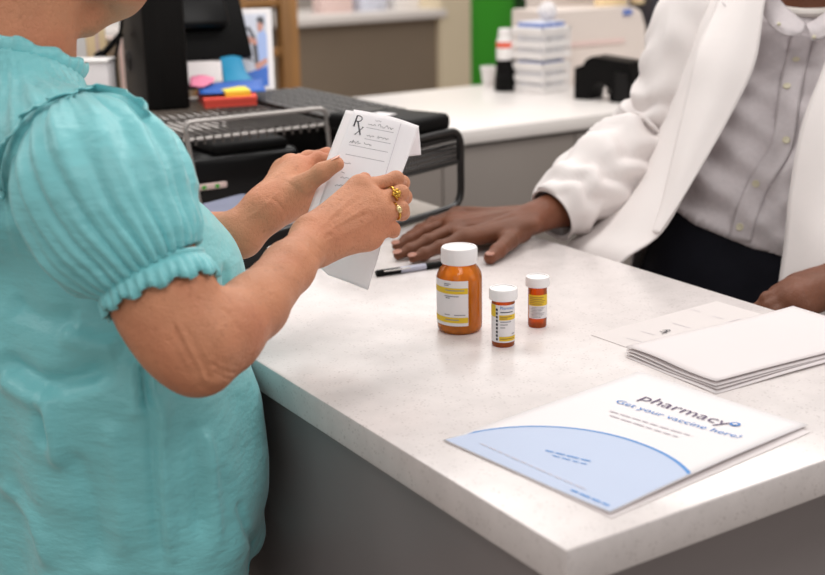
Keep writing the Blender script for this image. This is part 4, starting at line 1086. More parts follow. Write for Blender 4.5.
# loose prescription under the stack's far edge
r0, r1 = pz(640, 346, ZC), pz(742, 317, ZC)
ru = (r1-r0); ru.z = 0; ru.normalize(); rv = V3((-ru.y, ru.x, 0))
rx = thing('prescription_slip', 'blank prescription slip lying flat behind the loose paper stack', 'prescription', r0)
def rp(u, v, l=0): return r0+ru*(u-0.005)+rv*(v-0.012)+V3((0, 0, 0.0006+l))
bm = bmesh.new(); add_poly(bm, [rp(-0.012, -0.01), rp(0.215, -0.01), rp(0.215, 0.078), rp(-0.012, 0.078)], 0.0003, V3((0, 0, -1))); under(obj('slip', bm, MT['slipaper'], smooth=False), rx)
def rline(x0, y0, x1, y1, w=0.0010, m='palegrey'):
    a, b = pz(x0, y0, ZC+0.001), pz(x1, y1, ZC+0.001); e = (b-a).normalized(); n_ = V3((-e.y, e.x, 0))*w
    bm = bmesh.new(); add_poly(bm, [a, b, b+n_, a+n_]); under(obj('ruled_line', bm, MT[m], smooth=False), rx)
for q in ((626, 338, 650, 344), (640, 331, 655, 335), (672, 323, 690, 328), (690, 309, 700, 312), (712, 316, 724, 319), (655, 343, 741, 318.5)): rline(*q)
cR = pz(663, 331, ZC+0.0012)
me = text_mesh('R', 0.020, 'CENTER', 0.0)
under(text_on('prescription_symbol', 'R', 0.014, MT['ink'], None, cR, -ru*0.5-rv*0.87, -rv*0.5+ru*0.87, align='CENTER', lift=0.0005), rx)
a = cR+(-rv*0.5+ru*0.87).normalized()*0.0
bm = bmesh.new(); tx, ty = (-ru*0.5-rv*0.87).normalized(), (-rv*0.5+ru*0.87).normalized()
for s0, s1 in (((0.002, 0.005), (0.010, -0.005)), ((0.002, -0.005), (0.009, 0.002))):
    a, b = cR+tx*s0[0]+ty*s0[1]+V3((0, 0, 0.0005)), cR+tx*s1[0]+ty*s1[1]+V3((0, 0, 0.0005)); e = (b-a).normalized(); n_ = V3((-e.y, e.x, 0))*0.0014
    add_poly(bm, [a, b, b+n_, a+n_])
under(obj('symbol_leg', bm, MT['ink'], smooth=False), rx)
# ================================================================== THE CUSTOMER (older woman in a turquoise blouse)
def horiz_n(x, y):
    d = ray(x, y); n = np.array([d[1], -d[0]]); return n/np.linalg.norm(n)
def solve_cx(x, y, D, cy, a, b):
    """centre of an upright ellipse whose outline touches the sight line through (x, y)"""
    n = horiz_n(x, y); s_ = math.sqrt((a*n[0])**2+(b*n[1])**2)
    cx = (n[0]*CAM[0]+n[1]*CAM[1]-s_-n[1]*cy)/n[0]
    return (pd(x, y, D).z, cx, cy, a, b)
CY = 0.655
front = [(163, 132, 1.44, .100, .165), (187, 178, 1.43, .125, .185), (217, 210, 1.42, .140, .190), (233, 243, 1.42, .148, .195), (240, 283, 1.42, .155, .198),
         (247, 335, 1.42, .158, .215), (254, 386, 1.42, .155, .230), (261, 468, 1.42, .155, .236), (264, 551, 1.42, .156, .238)]
secs = [solve_cx(x, y, D, CY, a, b) for x, y, D, a, b in front]
low = secs[-1]
secs.append((low[0]-0.06, low[1]-0.012, CY, .152, .236))
top = secs[0]
secs = [(top[0]+0.035, top[1]-0.035, CY, .080, .115), (top[0]+0.058, top[1]-0.05, CY, .055, .065)] + secs
SH_R = pd(70, 136, 1.20); SH_L = V3((SH_R.x+0.03, 2*CY-SH_R.y+0.01, SH_R.z+0.005))
NB = pd(15, 74, 1.315)
# ---- body
EL = pd(197, 345, 1.175)
wr_R = pd(313, 241, 1.375)
arm_R = [SH_R+V3((0, 0, -.014)), pd(130, 235, 1.185), pd(165, 300, 1.18), EL, pd(222, 333, 1.195), pd(255, 306, 1.24), pd(288, 268, 1.315), wr_R]
rad_R = [.044, .050, .048, .043, .038, .0315, .0265, .0225]
SDFW = SDF(axis([(-.42, -.2, .006), (-.2, .24, .0019), (.24, .32, .006)]), axis([(.27, .36, .0030), (.36, .74, .0019), (.74, .98, .006)]),
           axis([(0.0, .94, .012), (.94, 1.16, .0019), (1.16, 1.36, .0028), (1.36, 1.66, .004)]))
S = SDFW
bsecs = [(z, cx-0.006, cy, a-.034, b-.034) for z, cx, cy, a, b in secs[2:]]
S.loft(bsecs+[(top[0]+0.03, top[1]-0.03, CY, .06, .085)], k=.03)
S.loft([(0.62, low[1], CY, .12, .16), (0.70, low[1], CY, .135, .168), (low[0]+0.02, low[1], CY, .135, .168)], k=.03)
S.cone(NB+V3((-0.01, 0, -0.09)), NB, .07, .053, .03)
S.cone(NB+V3((0, 0, -.065)), SH_R+V3((0.0, .02, -.020)), .042, .042, .02); S.cone(NB+V3((0, 0, -.065)), SH_L+V3((0, 0, -.02)), .042, .042, .02)
for sgn in (-1, 1):
    hip = V3((low[1], CY+sgn*.09, .66)); kn = V3((low[1]+.01, CY+sgn*.095, .40)); an = V3((low[1]-.02, CY+sgn*.10, .075))
    S.chain([hip, kn, an], [.085, .056, .036], .03)
    S.chain([an, an+V3((.04, 0, -.035)), an+V3((.12, sgn*.01, -.052))], [.034, .032, .020], .02)
S.chain(arm_R, rad_R, .012)
S.ell(pd(199, 372, 1.165), (.020, .018, .016), k=.022)                # elbow point
S.ell(pd(166, 334, 1.160), (.026, .024, .030), k=.03)                  # loose upper-arm flesh
EL_L = V3((-.085, .90, 1.02)); wr_L = pd(263, 212, 1.525)
S.chain([SH_L+V3((0, 0, -.015)), V3((-.15, .885, 1.14)), EL_L, V3((-.02, .80, 1.055)), pd(240, 234, 1.52), wr_L], [.044, .048, .041, .033, .0275, .0235], .012)
def hand(S, wr, mcps, fingers, rfing, thumb, rthumb, nrm, kp=.012, rw=.018, rp=.0115, flat=.72):
    for i, m in enumerate(mcps):
        S.cone(wr+(V3(m)-wr)*0.05+(V3(mcps[i])-sum((V3(q) for q in mcps), V3())/4)*0.35, m, rw*0.8, rp, kp, flat=nrm, ratio=flat)
    for q in range(len(mcps)-1): S.cone(mcps[q], mcps[q+1], rp*.9, rp*.85, kp*.8, flat=nrm, ratio=flat)
    for m, fl, rr in zip(mcps, fingers, rfing):
        pts = [m]+list(fl); rs = [rr*1.12, rr*1.0, rr*0.93, rr*0.72][:len(pts)]
        S.chain(pts, rs, .003)
        for p in pts[1:-1]: S.ell(p, (rr*1.09,)*3, k=.004)
        S.ell(m, (rr*1.14,)*3, k=.006)
    S.chain(thumb, rthumb, .006)
    S.cone(thumb[0], mcps[0], rthumb[0]*.85, rp*.7, .02)
# right hand, back towards us, fingers round the right edge of the slip
mR = [pd(361, 189, 1.432), pd(371, 202, 1.424), pd(376, 218, 1.418), pd(372, 236, 1.418)]
fR = [[pd(396, 179, 1.452), pd(402, 183, 1.482), pd(394, 188, 1.497)],
      [pd(401, 193, 1.440), pd(404, 197, 1.470), pd(396, 202, 1.488)],
      [pd(401, 209, 1.432), pd(402, 213, 1.459), pd(394, 217, 1.478)],
      [pd(393, 229, 1.430), pd(393, 231, 1.452), pd(386, 233, 1.465)]]
vR = (pd(361, 189, 1.38)-pd(361, 189, 1.45)).normalized()
hand(S, wr_R, mR, fR, [.0084, .0086, .0082, .0072], [pd(326, 228, 1.405), pd(343, 205, 1.428), pd(355, 190, 1.447), pd(364.5, 179, 1.458)], [.016, .0125, .010, .0082], vR, rw=.020, rp=.0125)
S.cone(wr_R, (mR[1]+mR[2])/2, .024, .017, .014, flat=vR, ratio=.70)
S.cone(pd(330, 236, 1.40), pd(362, 238, 1.42), .016, .013, .014)      # little-finger side of the palm
# left hand, thumb on the front of the slip, fingers behind
mL = [pd(299, 169, 1.572), pd(291, 166, 1.592), pd(284, 170, 1.61), pd(279, 176, 1.625)]
fL = [[pd(318, 159, 1.585), pd(334, 160, 1.583), pd(346, 166, 1.578)],
      [pd(308, 158, 1.606), pd(327, 155, 1.602), pd(341, 160, 1.592)],
      [pd(300, 161, 1.622), pd(319, 160, 1.618), pd(332, 165, 1.606)],
      [pd(293, 172, 1.635), pd(308, 171, 1.628), pd(318, 175, 1.618)]]
vL = (pd(290, 180, 1.5)-pd(300, 190, 1.6)).normalized()
hand(S, wr_L, mL, fL, [.0086, .0088, .0084, .0074], [pd(283, 203, 1.535), pd(303, 186, 1.525), pd(322, 172, 1.515), pd(337, 164, 1.510)], [.019, .0135, .0108, .0088], vL, rw=.022, rp=.013)
S.cone(wr_L, pd(296, 178, 1.565), .026, .019, .014)
S.cone(pd(272, 205, 1.535), pd(302, 200, 1.548), .022, .017, .016)    # heel of the palm
S.cone(pd(300, 200, 1.548), pd(306, 184, 1.562), .016, .013, .014)
# wrist creases are left to the bump; tendons
for m in mR[:3]: S.cone(wr_R+vR*.014+(m-wr_R)*.25, m+vR*.008, .0035, .0035, .006)
# head: chin just under the top edge of the picture, looking down at the slip
ch = pd(124, 6, 1.37); fw = V3((.90, -.10, -.36)).normalized(); sdv = V3((0, 0, 1)).cross(fw).normalized(); upv = fw.cross(sdv)
HC = ch-fw*.058+upv*.118
RH = [tuple(fw), tuple(sdv), tuple(upv)]
def hp(a, b, c): return HC+fw*a+sdv*b+upv*c
S.ell(HC+upv*.03-fw*.012, (.094, .074, .094), RH, k=.02)
S.ell(hp(.022, 0, -.035), (.066, .060, .078), RH, k=.03)
S.cone(hp(.045, 0, -.098), hp(.052, 0, -.106), .020, .017, .03)
for sg in (-1, 1):
    S.cone(hp(-.02, sg*.050, -.055), hp(.045, sg*.018, -.098), .022, .019, .03)
    S.ell(hp(.045, sg*.034, -.048), (.024, .022, .028), RH, k=.02)
    S.ell(hp(.084, sg*.030, .012), (.012, .015, .010), RH, k=.01, mode='s')
    S.ell(hp(.074, sg*.030, .0225), (.010, .016, .0055), RH, k=.004); S.ell(hp(.073, sg*.030, .0015), (.010, .015, .0045), RH, k=.004)
    S.ell(hp(-.012, sg*.074, -.006), (.018, .008, .030), RH, k=.008)
    S.ell(hp(.090, sg*.011, -.030), (.009, .008, .007), RH, k=.006)
S.cone(hp(.088, 0, .012), hp(.107, 0, -.028), .008, .0105, .010)
S.cone(hp(.083, -.018, -.060), hp(.083, .018, -.060), .0065, .0065, .006); S.cone(hp(.082, -.015, -.071), hp(.082, .015, -.071), .007, .007, .005)
S.ell(hp(.016, 0, -.090), (.045, .034, .020), RH, k=.03)
S.cone(NB, hp(-.045, 0, -.055), .053, .052, .03)
S.cone(pd(119, 3, 1.37), pd(86, 21, 1.355), .012, .017, .02)
V, F = S.mesh(); V = smooth_np(V, F, 1, .4)
bq = bvh_of(V, F); nq = normals_np(V, F)
for line, dep, wd in [(l_, d_*.55, w_*.8) for l_, d_, w_ in [([(172, 322), (183, 345), (196, 368), (205, 390)], .0030, .0034), ([(182, 322), (192, 345), (203, 366), (213, 384)], .0026, .0032), ([(166, 335), (178, 356), (192, 380)], .0014, .0030), ([(176, 318), (186, 340), (198, 366), (208, 388)], -.0016, .0034), ([(190, 330), (199, 350), (209, 372)], .0018, .0028), ([(212, 352), (224, 362), (240, 368)], .0014, .0028), ([(214, 372), (226, 378), (236, 380)], .0016, .0026), ([(160, 318), (172, 330), (180, 345)], .0010, .003), ([(196, 384), (206, 390), (214, 391)], .0014, .0026), ([(208, 362), (222, 370), (238, 374)], .0018, .003),
                      ([(220, 306), (232, 318), (240, 332)], .0020, .0034), ([(196, 376), (208, 380), (222, 384)], -.0018, .004),
                      ([(320, 236), (345, 222), (368, 205)], -.0013, .0030), ([(322, 243), (348, 232), (374, 220)], -.0012, .0030), ([(318, 230), (338, 210), (357, 193)], -.0012, .0030),
                      ([(330, 232), (352, 220), (372, 212)], .0014, .0026), ([(328, 224), (346, 208), (362, 197)], .0013, .0026), ([(304, 232), (316, 245), (328, 256)], .0011, .0024), ([(298, 238), (311, 252), (322, 262)], .0010, .0024),
                      ([(268, 196), (278, 203), (288, 214)], .0014, .0028), ([(262, 192), (270, 202), (276, 216)], .0010, .0026), ([(280, 178), (296, 188), (306, 198)], .0012, .0026), ([(240, 222), (262, 208), (280, 190)], -.0012, .003), ([(312, 181), (318, 185), (322, 190)], .0012, .0024)]]:
    V = crease(V, nq, bq, line, dep, wd)
woman = from_np('person', V, F, MT['skin'])
tag(woman, 'older woman in a turquoise blouse reading a prescription slip she holds in both hands', 'person')
BVW = bvh_of(V, F)
del SDFW, S
# eyes
for sg in (-1, 1):
    bm = bmesh.new(); bmesh.ops.create_uvsphere(bm, u_segments=16, v_segments=12, radius=.0115, matrix=Matrix.Translation(hp(.0690, sg*.030, .012))); e = obj('eye', bm, MT['eye'], woman)
    bm = bmesh.new(); bmesh.ops.create_uvsphere(bm, u_segments=14, v_segments=10, radius=.0056, matrix=Matrix.Translation(hp(.0755, sg*.030, .010))); obj('iris', bm, MT['iris'], e)
# lips
bm = bmesh.new(); add_tube(bm, [hp(.078, -.024, -.066), hp(.087, -.010, -.063), hp(.0885, 0, -.064), hp(.087, .010, -.063), hp(.078, .024, -.066)], [.002, .0045, .005, .0045, .002], 8); obj('lips', bm, mat('rose_lip', srgb(176, 96, 88), 0.4), woman)
# hair
HS = SDF(axis([(-.36, .06, .006)]), axis([(.5, .83, .006)]), axis([(1.28, 1.66, .006)]))
HS.ell(HC+upv*.035-fw*.022, (.108, .090, .104), RH, k=.02)
HS.ell(hp(-.05, 0, -.01), (.068, .078, .075), RH, k=.03)
HS.cut(hp(.060, 0, .05), fw*.8-upv*.6)
HS.cut(hp(-.02, 0, -.062), -upv+fw*.3)
hv, hf = HS.mesh(); hn = normals_np(hv, hf)
hv = hv+hn*np.array([[.006*noise.noise(V3(p)*45)+.003*noise.noise(V3(p)*110)] for p in hv.tolist()])
from_np('hair', hv, hf, MT['hairw'], woman)

# ---- blouse
B = SDF(axis([(-.44, .09, .0042)]), axis([(.36, .95, .0042)]), axis([(.66, 1.36, .0042)]))
NBc = NB+V3((.006, -.001, .002))
B.cone(NBc+V3((-.03, 0, -.14)), NBc+V3((0, 0, .03)), .085, .0600, .05)
axn = (hp(-.03, 0, -.045)-NB+V3((-.008, .002, 0))).normalized()
B.cut(NBc+axn*.012, axn)
B.loft(secs, k=.02)
B.cone(NB+V3((0, 0, -.050)), SH_R+V3((.0, .03, -.012)), .055, .058, .04); B.cone(NB+V3((0, 0, -.050)), SH_L+V3((0, -.02, -.012)), .055, .058, .04)
B.cut((0, 0, low[0]-.045), (0, 0, -1))
bv, bf = B.mesh(); bn = normals_np(bv, bf)
ARM_AX = (EL-SH_R).normalized()
dsp = np.zeros(len(bv))
for i, p in enumerate(bv.tolist()):
    v = V3(p)
    z = p[2]
    th = math.atan2(p[1]-CY, p[0]-top[1])
    # vertical drape folds growing towards the hem, horizontal pulls at the waist, soft noise
    w = min(1, max(0, (1.16-z)/.35))
    f1 = math.sin(9*th+2.2*noise.noise(V3((p[0]*3, p[1]*3, z*2.2)))*2)*.0060*w
    q = noise.noise(V3((p[0]*6+p[1]*2, p[1]*6, z*11)))*.0150*min(1, max(0, (1.22-z)/.1))
    r_ = noise.noise(V3((p[0]*16, p[1]*16, z*24+p[0]*10)))*.0034
    # gathers below the collar
    dn = (v-NB); dl = dn.length; an_ = math.atan2(dn.y, dn.x)
    g_ = math.sin(46*an_)*.0036*max(0, 1-abs(dl-.11)/.11) if z > 1.12 else 0
    dsp[i] = f1+q+r_+g_
bv2 = bv+bn*dsp[:, None]
bv2 = smooth_np(bv2, bf, 1, .4)
bq = bvh_of(bv2, bf); bn2 = normals_np(bv2, bf)
for line, dep, wd in [([(0, 357), (22, 372), (45, 384), (80, 378), (114, 364)], .010, .011), ([(0, 376), (24, 392), (46, 402)], -.006, .014), ([(46, 388), (49, 412), (55, 440), (60, 470)], -.007, .010), ([(38, 392), (42, 420), (44, 450)], .006, .009),
                      ([(161, 392), (162, 430), (164, 488), (172, 570)], -.0065, .0075), ([(152, 395), (155, 440), (157, 490), (163, 570)], .0050, .008), ([(141, 362), (144, 385), (147, 412)], .0065, .006), ([(148, 364), (152, 390), (156, 410)], -.0045, .006), ([(133, 360), (136, 385), (138, 420)], -.0045, .007),
                      ([(238, 500), (246, 525), (254, 545)], .0030, .006), ([(205, 430), (212, 480), (218, 550)], -.0040, .008), ([(192, 420), (196, 470), (200, 540)], .0040, .008),
                      ([(60, 330), (90, 345), (120, 350)], -.006, .012), ([(10, 300), (40, 318), (80, 322)], .0060, .012), ([(70, 450), (90, 500), (100, 570)], .0045, .012), ([(110, 420), (120, 480), (126, 560)], -.0040, .012), ([(0, 480), (30, 510), (50, 570)], -.005, .012), ([(226, 262), (228, 300), (232, 340)], .0040, .007)]:
    bv2 = crease(bv2, bn2, bq, line, dep*1.5, wd)
bv2 = smooth_np(bv2, bf, 1, .3)
blouse = from_np('blouse', bv2, bf, MT['blouse'], woman)
BVB = bvh_of(bv2, bf)
# puffed sleeves
def sleeve(pts, rad, parent, seed, nseg=150, ngath=34, up0=V3((0, 0, 1))):
    P = [np.array(p) for p in pts]; C_ = [V3(p) for p in cr(P, 8)]; R_ = [float(q[0]) for q in cr([np.array([r]) for r in rad], 8)]
    n = len(C_); v = []; u = up0
    for i in range(n):
        t = (C_[min(i+1, n-1)]-C_[max(i-1, 0)]).normalized()
        s_ = t.cross(u).normalized(); u = s_.cross(t).normalized()
        T = i/(n-1)
        for k in range(nseg):
            a = 2*PI*k/nseg
            d = s_*math.cos(a)+u*math.sin(a)
            nz_ = noise.noise(V3((math.cos(a)*1.6+seed, math.sin(a)*1.6, T*1.2)))
            gat = math.sin(ngath*a+2.5*noise.noise(V3((a, seed, T*2))))*(.0044*max(0, (T-.5)/.5)+.0030*max(0, (.45-T)/.45))
            gat += math.sin(15*a+3*nz_)*.0034*math.sin(PI*T)
            dr = gat+.007*nz_*math.sin(PI*T)+.002*noise.noise(V3((a*4, T*9, seed+3)))
            # the cloth sags below the arm
            sag = max(0, -d.z)*.006*math.sin(PI*T)
            v.append(tuple(C_[i]+d*(R_[i]+dr+sag)))
    f = [(i*nseg+k, i*nseg+(k+1) % nseg, (i+1)*nseg+(k+1) % nseg, (i+1)*nseg+k) for i in range(n-1) for k in range(nseg)]
    o = from_np('puff_sleeve', v, f, MT['blouse'], parent)
    md = o.modifiers.new('t', 'SOLIDIFY'); md.thickness = .0015; md.offset = -1
    return o, C_, R_
def cuff(Ce, tdir, r0, parent, u=V3((0, 0, 1))):
    """gathered band and frill at the sleeve end"""
    t = tdir.normalized(); s_ = t.cross(u).normalized(); u2 = s_.cross(t)
    n = 200; band_ = []; out = []; nn = []
    for k in range(n+1):
        a = 2*PI*k/n; d = s_*math.cos(a)+u2*math.sin(a)
        band_.append(Ce+d*r0); out.append(t*1.0+d*.22); nn.append(d)
    bm = bmesh.new(); add_tube(bm, band_[:-1][::2], .0032, 8, closed=True); b_ = obj('cuff_band', bm, MT['blouse'], parent)
    ruffle('cuff_frill', band_, out, nn, .026, .0026, .0088, MT['blouse'], parent)
ax_pts = [pd(71, 112, 1.214), pd(76, 121, 1.210), pd(83, 138, 1.204), pd(93, 163, 1.197), pd(106, 194, 1.190), pd(122, 227, 1.184), pd(141, 254, 1.180), pd(152, 271, 1.180)]
s1, C1, R1 = sleeve(ax_pts, [.014, .038, .059, .0740, .0790, .0745, .0635, .0500], blouse, 1.0)
tcuff = (pd(163, 296, 1.176)-pd(152, 271, 1.180)).normalized()
tcuff = (tcuff+V3((.0, .0, -.15))).normalized()
cuff(pd(152, 271, 1.180), tcuff, .0495, s1)
mid = V3((-.15, .885, 1.14))
s2, C2, R2 = sleeve([SH_L+V3((-.005, -.02, .03)), SH_L+V3((0, .015, -.01)), (SH_L+mid)/2, mid, V3((-.13, .89, 1.10))], [.058, .072, .074, .062, .050], blouse, 5.0)
cuff(V3((-.13, .89, 1.10)), V3((.35, .05, -.9)), .050, s2)
# frill along the armhole: trace it over the shoulder on the garment itself
sv = [v.co[:] for v in s1.data.vertices]; sf = [tuple(p.vertices) for p in s1.data.polygons]
allv = bv2.tolist()+list(sv); allf = [tuple(q) for q in bf.tolist()]+[tuple(a+len(bv2) for a in q) for q in sf]
BVG = BVHTree.FromPolygons(allv, allf)
trace = [(-3, 196), (2, 168), (11, 141), (26, 118), (50, 104), (82, 94), (108, 91), (127, 94), (143, 105), (151, 118)]
base = []; nr = []
tp2 = [(p.x, p.y) for p in spline([V3((x, y, 0)) for x, y in trace], 10)]
for x, y in tp2:
    p, n_ = hit(BVG, x, y, .003)
    if p is not None: base.append(p); nr.append(n_)
# smooth the traced line
for _ in range(6):
    for i in range(1, len(base)-1): base[i] = (base[i-1]+base[i]*2+base[i+1])/4
outd = []
for i, p in enumerate(base):
    tg = (base[min(i+1, len(base)-1)]-base[max(i-1, 0)]).normalized()
    o_ = nr[i].cross(tg)
    if o_.dot(V3(_u)) > 0: o_ = -o_
    outd.append(o_*.62+nr[i]*.85)
ruffle('armhole_frill', base, outd, nr, .0135, .0024, .0074, MT['blouse'], blouse)
# collar: seam cord and standing frill round the neck
u_ = V3((0, 1, 0)); s_ = axn.cross(u_).normalized(); u2 = s_.cross(axn)
n = 200; cb = []; od_ = []; cn = []
for k in range(n+1):
    a = 2*PI*k/n; d = s_*math.cos(a)+u2*math.sin(a)
    cb.append(NBc+axn*.009+d*.0612); od_.append(axn+d*.06); cn.append(d)
bm = bmesh.new(); add_tube(bm, [q-axn*.002 for q in cb[:-1][::2]], .0034, 8, closed=True); obj('collar_seam', bm, MT['blouse'], blouse)
ruffle('collar_frill', cb, od_, cn, .017, .0014, .0125, MT['blouse'], blouse)
# trousers and shoes
TS = SDF(axis([(-.44, .06, .008)]), axis([(.4, .92, .008)]), axis([(.04, .86, .008)]))
TS.loft([(0.60, low[1], CY, .135, .175), (0.70, low[1], CY, .148, .180), (low[0]+0.05, low[1], CY, .145, .176)], k=.03)
for sgn in (-1, 1):
    hip = V3((low[1], CY+sgn*.09, .66)); kn = V3((low[1]+.01, CY+sgn*.095, .40)); an = V3((low[1]-.02, CY+sgn*.10, .075))
    TS.chain([hip, kn, an], [.095, .075, .062], .03)
TS.cut((0, 0, .07), (0, 0, -1))
tv, tf = TS.mesh(); from_np('trousers', tv, tf, MT['navy'], woman)
for sgn in (-1, 1):
    an = V3((low[1]-.02, CY+sgn*.10, .0))
    q = SDF(axis([(an.x-.08, an.x+.19, .005)]), axis([(an.y-.07, an.y+.07, .005)]), axis([(-.01, .12, .005)]))
    q.cone(an+V3((-.02, 0, .045)), an+V3((.10, sgn*.01, .03)), .046, .038, .02); q.cone(an+V3((.05, 0, .03)), an+V3((.13, sgn*.012, .025)), .042, .034, .02)
    q.cone(an+V3((0, 0, .05)), an+V3((0, 0, .085)), .040, .042, .01)
    q.cut((0, 0, .004), (0, 0, -1)); q.cut((0, 0, .095), (0, 0, 1))
    a_, b_ = q.mesh(); from_np('shoe', a_, b_, MT['shoe'], woman)

# ---- rings on the right hand
def ring_at(p, ax, r, nm, stone):
    ax = V3(ax).normalized(); u = ax.orthogonal().normalized(); w = ax.cross(u)
    bm = bmesh.new(); add_tube(bm, [p+(u*math.cos(2*PI*k/28)+w*math.sin(2*PI*k/28))*r for k in range(28)], .0016, 8, closed=True)
    o = obj(nm, bm, MT['gold'], woman)
    to = V3(-_f); to = (to-ax*to.dot(ax)).normalized(); c = p+to*r
    sd = ax.cross(to)
    if stone == 'flower':
        for k in range(6):
            a = 2*PI*k/6
            bm = bmesh.new(); bmesh.ops.create_uvsphere(bm, u_segments=10, v_segments=8, radius=.0024, matrix=Matrix.Translation(c+to*.0015+(ax*math.cos(a)+sd*math.sin(a))*.0036)); obj('petal', bm, MT['gold'], o)
        bm = bmesh.new(); bmesh.ops.create_uvsphere(bm, u_segments=10, v_segments=8, radius=.0026, matrix=Matrix.Translation(c+to*.0028)); obj('centre_stone', bm, MT['gold'], o)
    else:
        bm = bmesh.new(); bmesh.ops.create_uvsphere(bm, u_segments=14, v_segments=10, radius=1, matrix=Matrix.Translation(c+to*.001) @ Matrix((ax, sd, to)).transposed().to_4x4() @ Matrix.Diagonal((.0034, .0048, .0026, 1))); obj('stone', bm, MT['gem'], o)
    return o
ring_at(mR[1]+(fR[1][0]-mR[1])*.72, fR[1][0]-mR[1], .0100, 'flower_ring', 'flower')['label'] = 'gold flower cluster ring'
ring_at(mR[2]+(fR[2][0]-mR[2])*.78, fR[2][0]-mR[2], .0096, 'stone_ring', 'stone')['label'] = 'gold ring with an oval pale stone'
# nails that show
def nail(p, q, w, m, who, toward):
    d = (V3(q)-V3(p)).normalized(); n_ = V3(toward); n_ = (n_-d*n_.dot(d)).normalized(); s2_ = d.cross(n_)
    c = V3(q)+n_*(w*.95)
    bm = bmesh.new(); bmesh.ops.create_uvsphere(bm, u_segments=14, v_segments=8, radius=1, matrix=Matrix.Translation(c-n_*.0012+d*.001) @ Matrix((d, s2_, n_)).transposed().to_4x4() @ Matrix.Diagonal((w*.85, w*.72, .0016, 1)))
    return obj('fingernail', bm, m, who)
nail(pd(322, 172, 1.515), pd(337, 164, 1.510), .0088, MT['nail'], woman, V3(_u)+V3(-_f)*.3)

# ================================================================== THE PRESCRIPTION SLIP SHE HOLDS
TLp, TRp = (346, 110, 1.575), (418, 126, 1.522)
G = [[TLp, (372, 114, 1.556), (396, 119, 1.538), TRp],
     [(333, 143, 1.556), (359, 146, 1.538), (385, 150, 1.520), (408, 154, 1.503)],
     [(319, 182, 1.535), (347, 183, 1.517), (372, 185, 1.499), (396, 186, 1.482)],
     [(303, 232, 1.508), (332, 228, 1.494), (358, 226, 1.480), (384, 224, 1.466)],
     [(312, 258, 1.494), (338, 256, 1.482), (360, 254, 1.470), (380, 250, 1.460)],
     [(328, 275, 1.482), (342, 280, 1.476), (355, 285, 1.470), (368, 290, 1.464)]]
slip = thing('prescription', 'long white prescription slip with Rx heading held in the woman\'s hands', 'prescription', pd(360, 190, 1.5))
sh = sheet('slip_sheet', [[tuple(pd(*q)) for q in r] for r in G], MT['thinpaper'], n=8, thick=.0005)
under(sh, slip)
# front leaf: the printed form, its left border set in from the sheet, just in front of it
def lift_to(q, k): return (q[0], q[1], q[2]-k)
G2 = [[(354, 109.5, 1.567), (374, 113, 1.551), (396, 118, 1.533), (419, 126, 1.518)],
      [(341, 144, 1.547), (362, 147, 1.532), (386, 151, 1.515), (409, 155, 1.499)],
      [(326, 184, 1.527), (350, 184, 1.511), (373, 186, 1.495), (397, 187, 1.478)],
      [(309, 234, 1.500), (334, 230, 1.488), (359, 227, 1.475), (385, 225, 1.462)]]
lf = sheet('form_leaf', [[tuple(pd(*q)) for q in r] for r in G2], MT['thinpaper'], n=8, thick=.0004); under(lf, slip)
# flap folded over behind at the right
fl = sheet('folded_flap', [[tuple(pd(*q)) for q in r] for r in [[(398, 121, 1.5365), (408, 123, 1.530), (418.5, 126, 1.5225)], [(403, 140, 1.545), (412, 140, 1.538), (420, 141, 1.531)], [(404, 157, 1.548), (412, 156, 1.540), (421, 155, 1.533)]]], MT['thinpaper'], n=6, thick=.0004); under(fl, slip)
rows_ = cr([np.array(cr([np.array(pd(*q)) for q in r], 8)) for r in G2], 8); GA = np.array(rows_)
lfv, lff = GA.reshape(-1, 3), []
R_, C_ = GA.shape[:2]
lff = [(i*C_+j, i*C_+j+1, (i+1)*C_+j+1, (i+1)*C_+j) for i in range(R_-1) for j in range(C_-1)]
BVL = BVHTree.FromPolygons(lfv.tolist(), lff)
Xt, Yt = V3((.974, .226, 0)), V3((-.33, .944, 0))     # direction of the print across and down, on the leaf
def leaf_pt(s, t, off=.0007):          # s across (pixels along the print), t down, from the form's top left corner
    x, y = 356+Xt.x*s+Yt.x*t, 113+Xt.y*s*0.85+Yt.y*t
    p, n_ = hit(BVL, x, y, off)
    return p if p is not None else pd(x, y, 1.5)
def stroke(name, pts, w, m):
    P = [leaf_pt(s, t) for s, t in pts]; bm = bmesh.new(); prev = None
    for i, p in enumerate(P):
        d = (P[min(i+1, len(P)-1)]-P[max(i-1, 0)])
        d = d.normalized() if d.length > 1e-9 else V3(_r)
        sd = d.cross(V3(-_f)).normalized()*w*.5
        c = (bm.verts.new(p+sd), bm.verts.new(p-sd))
        if prev: bm.faces.new((prev[0], c[0], c[1], prev[1]))
        prev = c
    return under(obj(name, bm, m, smooth=False), slip)
